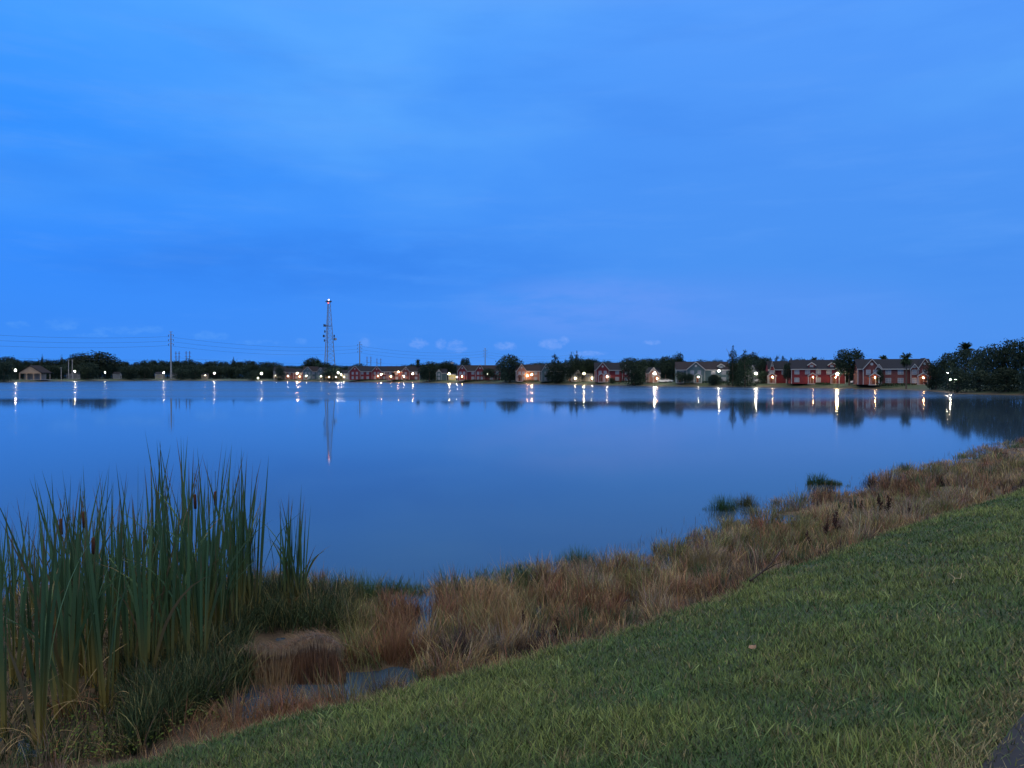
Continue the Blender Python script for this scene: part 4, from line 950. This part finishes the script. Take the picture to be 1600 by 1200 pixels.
def hframe(pxa, pxb, top, D, label):
    xa = xat(pxa, D); xb = xat(pxb, D); zt = zat(top, D); z = H(xa, D); r_ = empty('wooden_power_pole', ((xa+xb)/2, D, z)); w = (xb-xa)/2; h = zt-z
    for sg in (-1,1):
        a = MB(); a.tube([(sg*w,0,-.5),(sg*w,0,h)], [.42,.28], 8); a.build('pole', M_wood, r_)
        for zz in (h*.93, h*.80):
            i_ = MB(); i_.tube([(sg*w-1.3,0,zz),(sg*w+1.3,0,zz)], .17, 5); i_.build('cross_arm', M_wood, r_)
    a = MB(); a.tube([(-w,0,h*.72),(w,0,h*.72)], .16, 5); a.build('brace', M_wood, r_)
    tag(r_, label, 'power pole', 'wooden twin power poles')
hframe(275,280,549,750,'pair of wooden power poles next to the tall steel pole'); hframe(291,296.5,548.5,752,'pair of wooden power poles, second to the right of the tall steel pole')
hframe(573.5,579.5,557,950,'pair of wooden power poles right of the middle steel pole'); hframe(589,595,560,1040,'smaller pair of wooden power poles over the bright red house roof')
def lpole(px, top, off, label):
    D = S(px)+off; x, _, zt = at(px, top, D); z = H(x, D); m = MB(); m.tube([(0,0,-.3),(0,0,zt-z)], [.28,.20], 8); m.tube([(-.9,0,zt-z-.3),(.9,0,zt-z-.3)], .1, 5)
    o = m.build('light_pole', M_metal); o.location = (x,D,z); tag(o, label, 'pole')
lpole(95.5,574,14,'thin pale pole left of the twin poles by the low white building'); lpole(107,562,16,'taller pale pole, left of the close twin'); lpole(112.8,562,16,'taller pale pole, right of the close twin')

def tower():
    D = 760; xb = xat(514.0, D); z = H(xb, D); top = zat(471, D)-z; r_ = empty('lattice_tower', (xb,D,z))
    def rad(t): return lerp(6.9, 1.35, t)
    A0 = [0, R(120), R(240)]
    P = lambda a, t: (rad(t)*math.cos(a), rad(t)*math.sin(a), top*t)
    for a in A0:
        m = MB(); m.tube([P(a,0),P(a,.45),P(a,1)], [.42,.34,.22], 6); m.build('leg', M_metal, r_)
    n = 17; m = MB()
    for k in range(n):
        t0, t1 = k/n, (k+1)/n
        for i in range(3):
            a, b = A0[i], A0[(i+1)%3]; m.tube([P(a,t1),P(b,t1)], .11, 4); m.tube([P(a,t0),P(b,t1)], .085, 4); m.tube([P(b,t0),P(a,t1)], .085, 4)
    m.build('lattice_bracing', M_metal, r_)
    m = MB(); m.tube([(0,0,top-.2),(0,0,top+.3)], 2.2, 12); m.tube([(0,0,top+.3),(0,0,top+2.2)], .12, 6); m.tube([(-3.4,0,top-.1),(3.0,0,top-.1)], .35, 6)
    for k in range(6): a = k*PI/3; m.box(2.2*math.cos(a)-.25, 2.2*math.cos(a)+.25, 2.2*math.sin(a)-.15, 2.2*math.sin(a)+.15, top-1.0, top+1.0)
    m.build('top_platform', M_dmetal, r_)
    def pan(z_, rr, lst):
        m = MB()
        for a in lst:
            x = rr*math.cos(a); y = rr*math.sin(a); m.box(x-.45, x+.45, y-.3, y+.3, z_-1.2, z_+1.2); m.tube([(x,y,z_),(x*.35,y*.35,z_)], .14, 5)
        m.build('antenna_panel', M_dmetal, r_)
    pan(zat(508.5,D)-z, 4.8, [R(180),R(150),R(210)]); pan(zat(518,D)-z, 3.9, [R(180),R(200)]); pan(zat(525,D)-z, 5.4, [R(180),R(160),R(0),R(30)]); pan(zat(530,D)-z, 6.6, [R(0),R(-25)]); pan(zat(532,D)-z, 4.4, [R(180)])
    m = MB(); zz = zat(509.5,D)-z; m.tube([(-3.5,-1,zz),(3.4,-1,zz)], .3, 6); m.build('antenna_mount', M_dmetal, r_)
    m = MB(); zz = zat(530,D)-z; m.tube([(7.0,-1.2,zz),(7.0,-.9,zz)], [1.1,.9], 14); m.tube([(7,-.9,zz),(3,0,zz)], .15, 5); m.build('dish_antenna', M_white, r_)
    m = MB(); m.ball((0,0,top+1.5), .8, 12); m.build('beacon', M_beacon, r_, True)
    m = MB(); m.ball((0,-1.6,top-1.7), .45, 10); m.build('red_lamp', M_beaconr, r_, True)
    tag(r_, 'tall grey lattice telecom tower with a lit beacon and antennas', 'tower')
tower()

# ------------------------------------------------------------------ cars and small shore things
def car(px, off, label, rz, mat=M_car):
    D = S(px)+off; x = xat(px, D); z = H(x, D); r_ = empty('parked_car', (x,D,z), rz)
    prof = [(-2.2,.35),(-2.25,.75),(-2.1,.95),(-1.55,1.02),(-.95,1.42),(.45,1.46),(1.15,1.02),(2.0,.9),(2.25,.7),(2.2,.35)]
    b = MB(); b.hull([(a,-.86,c) for a,c in prof], [(a,.86,c) for a,c in prof]); b.build('body', mat, r_)
    g = MB(); 
    for sg in (-1,1): g.poly([(-1.42,sg*.868,1.05),(-.9,sg*.868,1.36),(.4,sg*.868,1.40),(.98,sg*.868,1.05)][::sg])
    g.poly([(1.17,-.7,1.04),(1.17,.7,1.04),(.5,.7,1.45),(.5,-.7,1.45)]); g.build('windows', M_panedark, r_)
    for wx in (-1.4,1.4):
        for sg in (-1,1):
            w = MB(); w.tube([(wx,sg*.72,.34),(wx,sg*.9,.34)], .34, 14); t = w.build('wheel', M_tyre, r_); h_ = MB(); h_.tube([(wx,sg*.9,.34),(wx,sg*.92,.34)], .19, 10); h_.build('rim', M_metal, t)
    for sg in (-1,1): l_ = MB(); l_.box(2.18,2.27,sg*.6-.18,sg*.6+.18,.6,.76); l_.build('headlight', M_white, r_)
    tag(r_, label, 'car', 'cars parked behind the far shore')
car(1035.5, 14, 'white car parked right of the small pink gabled house', R(160)); car(1043, 16, 'white car parked between the pink and the teal house', R(-30)); car(1187.5, 12, 'white car parked right of the conical trees', R(10)); car(1339, 14, 'white car parked left of the brick coloured house', R(185))
def hedge(px0, px1, off, hgt, label):
    pc = (px0+px1)/2; D = S(pc)+off; W = (px1-px0)/F*D; n = int(60+W*26); g = rng
    P = np.stack([g.uniform(-W/2,W/2,n), g.normal(0,.4,n), hgt*g.random(n)**.6],1); u = g.normal(0,1,(n,3)); u /= np.linalg.norm(u,axis=1)[:,None]; v = np.cross(u, g.normal(0,1,(n,3))); v /= np.linalg.norm(v,axis=1)[:,None]
    V = np.stack([P-u*.22,P+v*.16,P+u*.22,P-v*.16],1); col = np.repeat(C3(.02,.045,.022)*(.6+.9*g.random((n,1))),4,axis=0)
    o = link('hedge', np_mesh('hedge', V.reshape(-1,3), np.arange(4*n), np.full(n,4), M_leaf, col, False)); x = xat(pc,D); o.location = (x,D,H(x,D)); o.rotation_euler.z = -math.atan2(x,D)*.6; tag(o, label, 'hedge', 'low hedges in front of the houses')
hedge(560,603,9,.9,'low dark hedge in front of the bright red house'); hedge(612,652,9,1.0,'low dark hedge in front of the long salmon house'); hedge(724,784,8,.9,'low dark hedge in front of the red twin gable house')
hedge(818,842,8,1.3,'rounded dark hedge below the salmon house lamp'); hedge(950,984,7,1.0,'low hedge before the red house with round vent'); hedge(1098,1136,7,1.0,'low hedge before the teal house with brown roof')
hedge(1240,1262,7,.9,'low hedge before the left part of the long red house'); hedge(1275,1297,7,.9,'low hedge between the white porches of the long red house'); hedge(1345,1363,7,.9,'low hedge before the left gable of the brick coloured house'); hedge(1372,1430,7,1.0,'long low hedge before the middle of the brick coloured house')

# ------------------------------------------------------------------ sky and light
w = bpy.data.worlds.new('World'); bpy.context.scene.world = w; w.use_nodes = True
n = w.node_tree.nodes; l = w.node_tree.links; bg = n['Background']
tc = n.new('ShaderNodeTexCoord'); sp = n.new('ShaderNodeSeparateXYZ'); l.new(tc.outputs['Generated'], sp.inputs[0])
def ramp(stops, src):
    r_ = n.new('ShaderNodeValToRGB'); e = r_.color_ramp.elements
    while len(e) < len(stops): e.new(.5)
    for i, (p, c) in enumerate(stops): e[i].position = p; e[i].color = (*c, 1)
    l.new(src, r_.inputs[0]); return r_.outputs[0]
def math_(op, a, b=None, c=None):
    m = n.new('ShaderNodeMath'); m.operation = op
    for i, v in enumerate((a,b,c)):
        if v is None: continue
        if isinstance(v, (int,float)): m.inputs[i].default_value = v
        else: l.new(v, m.inputs[i])
    return m.outputs[0]
def mrange(src, a, b, c=0., d=1., smooth=True):
    m = n.new('ShaderNodeMapRange'); m.inputs[1].default_value = a; m.inputs[2].default_value = b; m.inputs[3].default_value = c; m.inputs[4].default_value = d
    if smooth: m.interpolation_type = 'SMOOTHSTEP'
    l.new(src, m.inputs[0]); return m.outputs[0]
def mixc(f, a, b, mode='MIX'):
    m = n.new('ShaderNodeMix'); m.data_type = 'RGBA'; m.blend_type = mode
    if isinstance(f, (int,float)): m.inputs[0].default_value = f
    else: l.new(f, m.inputs[0])
    for i, v in ((6,a),(7,b)):
        if isinstance(v, tuple): m.inputs[i].default_value = (*v,1)
        else: l.new(v, m.inputs[i])
    return m.outputs[2]
Z = sp.outputs['Z']; X = sp.outputs['X']; Y = sp.outputs['Y']
left = ramp([(0,(.050,.270,.90)),(.06,(.040,.262,.94)),(.14,(.030,.254,.98)),(.26,(.030,.275,1.0)),(.42,(.068,.36,1.02)),(.50,(.16,.38,.90)),(.72,(1.1,1.0,.86)),(1,(2.3,1.95,1.30))], Z)
right = ramp([(0,(.072,.285,.86)),(.06,(.068,.285,.87)),(.14,(.064,.285,.88)),(.28,(.072,.30,.92)),(.42,(.090,.335,.98)),(.50,(.18,.38,.90)),(.72,(1.1,1.0,.86)),(1,(2.3,1.95,1.30))], Z)
front = mixc(mrange(X, -.55, .35), left, right)
back = ramp([(0,(.10,.24,.62)),(.2,(.08,.26,.75)),(.45,(.16,.36,.80)),(.72,(1.1,1.0,.86)),(1,(2.3,1.95,1.30))], Z)
base = mixc(mrange(Y, .35, -.55), front, back)
# soft high wisps
def noise(scale, vec, det=4, rough=.5):
    z_ = n.new('ShaderNodeTexNoise'); z_.inputs['Scale'].default_value = scale; z_.inputs['Detail'].default_value = det; z_.inputs['Roughness'].default_value = rough; l.new(vec, z_.inputs['Vector']); return z_.outputs['Fac']
def mapping(s, rot=(0,0,0), loc=(0,0,0)):
    m = n.new('ShaderNodeMapping'); m.inputs['Scale'].default_value = s; m.inputs['Rotation'].default_value = rot; m.inputs['Location'].default_value = loc; l.new(tc.outputs['Generated'], m.inputs[0]); return m.outputs[0]
wisp = mrange(noise(1.9, mapping((1,1,2.6), (0,.25,0), (.3,.2,.1)), 5, .5), .42, .72)
base = mixc(math_('MULTIPLY', wisp, math_('MULTIPLY', mrange(Z, .05, .38), .8)), base, (.125,.43,1.0))
fine = mrange(noise(5.0, mapping((1,1,7)), 6, .6), .48, .78)
base = mixc(math_('MULTIPLY', fine, .28), base, (.12,.36,.95))
dkn = mrange(noise(3.2, mapping((1,1,5.5), (0,.12,0), (2.3,.7,1.1)), 5, .55), .46, .74)
base = mixc(math_('MULTIPLY', dkn, math_('MULTIPLY', mrange(Z, .02, .12), .22)), base, (.030,.205,.80))
# the faint lavender glow low over the middle of the lake
ax = math_('DIVIDE', X, math_('MAXIMUM', Y, .05)); az_ = math_('DIVIDE', Z, math_('MAXIMUM', Y, .05))
def blob(px, py, rx, ry, k=1.):
    a = math_('DIVIDE', math_('SUBTRACT', ax, (px-800)/F), rx/F); b = math_('DIVIDE', math_('SUBTRACT', az_, (587-py)/F), ry/F)
    d = math_('ADD', math_('MULTIPLY', a, a), math_('MULTIPLY', b, b)); return math_('MULTIPLY', mrange(d, 1.0, 0.0), k)
lav = blob(930, 480, 260, 62); lavn = mrange(noise(9, mapping((1,1,4)), 5, .6), .30, .62)
base = mixc(math_('MULTIPLY', math_('MULTIPLY', lav, lavn), .5), base, (.15,.33,.93))
lav2 = blob(1150, 500, 420, 90); base = mixc(math_('MULTIPLY', lav2, .35), base, (.115,.30,.90))
dk = blob(520, 410, 520, 75); base = mixc(math_('MULTIPLY', dk, math_('ADD', .10, math_('MULTIPLY', lavn, .30))), base, (.026,.20,.80))
# small cumulus tops just above the horizon
puffn = noise(60, mapping((1,1,1.5)), 6, .68)
band = None
for px, py, rx, ry in [(100,507,34,12),(28,508,26,8),(190,516,60,8),(240,515,22,8),(322,524,34,9),(345,526,20,8),(472,534,16,7),(571,534,11,10),(652,536,19,10),(690,537,12,12),(712,541,22,12),(790,541,22,10),(862,537,26,12),(880,532,14,9),(920,552,40,5),(1018,535,16,6),(150,524,40,5),(400,535,50,6)]:
    b = blob(px, py, rx*1.15, ry*1.2); band = b if band is None else math_('MAXIMUM', band, b)
puff = mrange(math_('ADD', band, math_('MULTIPLY', math_('SUBTRACT', puffn, .5), 3.2)), .35, 1.5)
puff = math_('MULTIPLY', puff, mrange(band, 0, .12))
base = mixc(math_('MULTIPLY', puff, .6), base, mixc(mrange(X, -.35, -.05), (.085,.33,.95), (.21,.40,.97)))
sky = n.new('ShaderNodeTexSky'); sky.sky_type = 'NISHITA'; sky.sun_disc = False; sky.sun_elevation = R(2); sky.sun_rotation = R(205)
base = mixc(.0035, base, sky.outputs[0], 'ADD')
l.new(base, bg.inputs['Color']); bg.inputs['Strength'].default_value = 1.0
sd = bpy.data.lights.new('sun', 'SUN'); sd.energy = .40; sd.angle = R(35); sd.color = (1,.86,.68)
so = bpy.data.objects.new('sun', sd); C.objects.link(so); so.rotation_euler = (R(38), 0, R(-55))

def build_haze():
    m = bpy.data.materials.new('evening_haze'); m.use_nodes = True; n = m.node_tree.nodes; n.remove(n['Principled BSDF'])
    v = n.new('ShaderNodeVolumePrincipled'); v.inputs['Density'].default_value = HAZE; v.inputs['Color'].default_value = (.62,.72,.92,1); v.inputs['Anisotropy'].default_value = .2
    m.node_tree.links.new(v.outputs[0], n['Material Output'].inputs['Volume'])
    b = MB(); b.box(-3600,3600,-3600,3600,-6,95); o = b.build('haze', m); tag(o, 'thin blue evening haze over the lake', 'haze', kind='stuff')
HAZE = 0
if HAZE: build_haze()
# ------------------------------------------------------------------ camera
cd = bpy.data.cameras.new('camera'); cd.lens = 36*F/1600; cd.sensor_width = 36; cd.clip_end = 9000; cd.clip_start = .05
co = bpy.data.objects.new('camera', cd); C.objects.link(co); co.location = (0,0,CAMZ); co.rotation_euler = (PI/2-TH, 0, 0)
sc = bpy.context.scene; sc.camera = co
sc.view_settings.view_transform = 'Standard'; sc.view_settings.look = 'None'; sc.view_settings.gamma = 1; sc.view_settings.exposure = 0
sc.render.engine = 'CYCLES'; sc.cycles.max_bounces = 6; sc.cycles.use_light_tree = True; sc.cycles.sample_clamp_indirect = 12
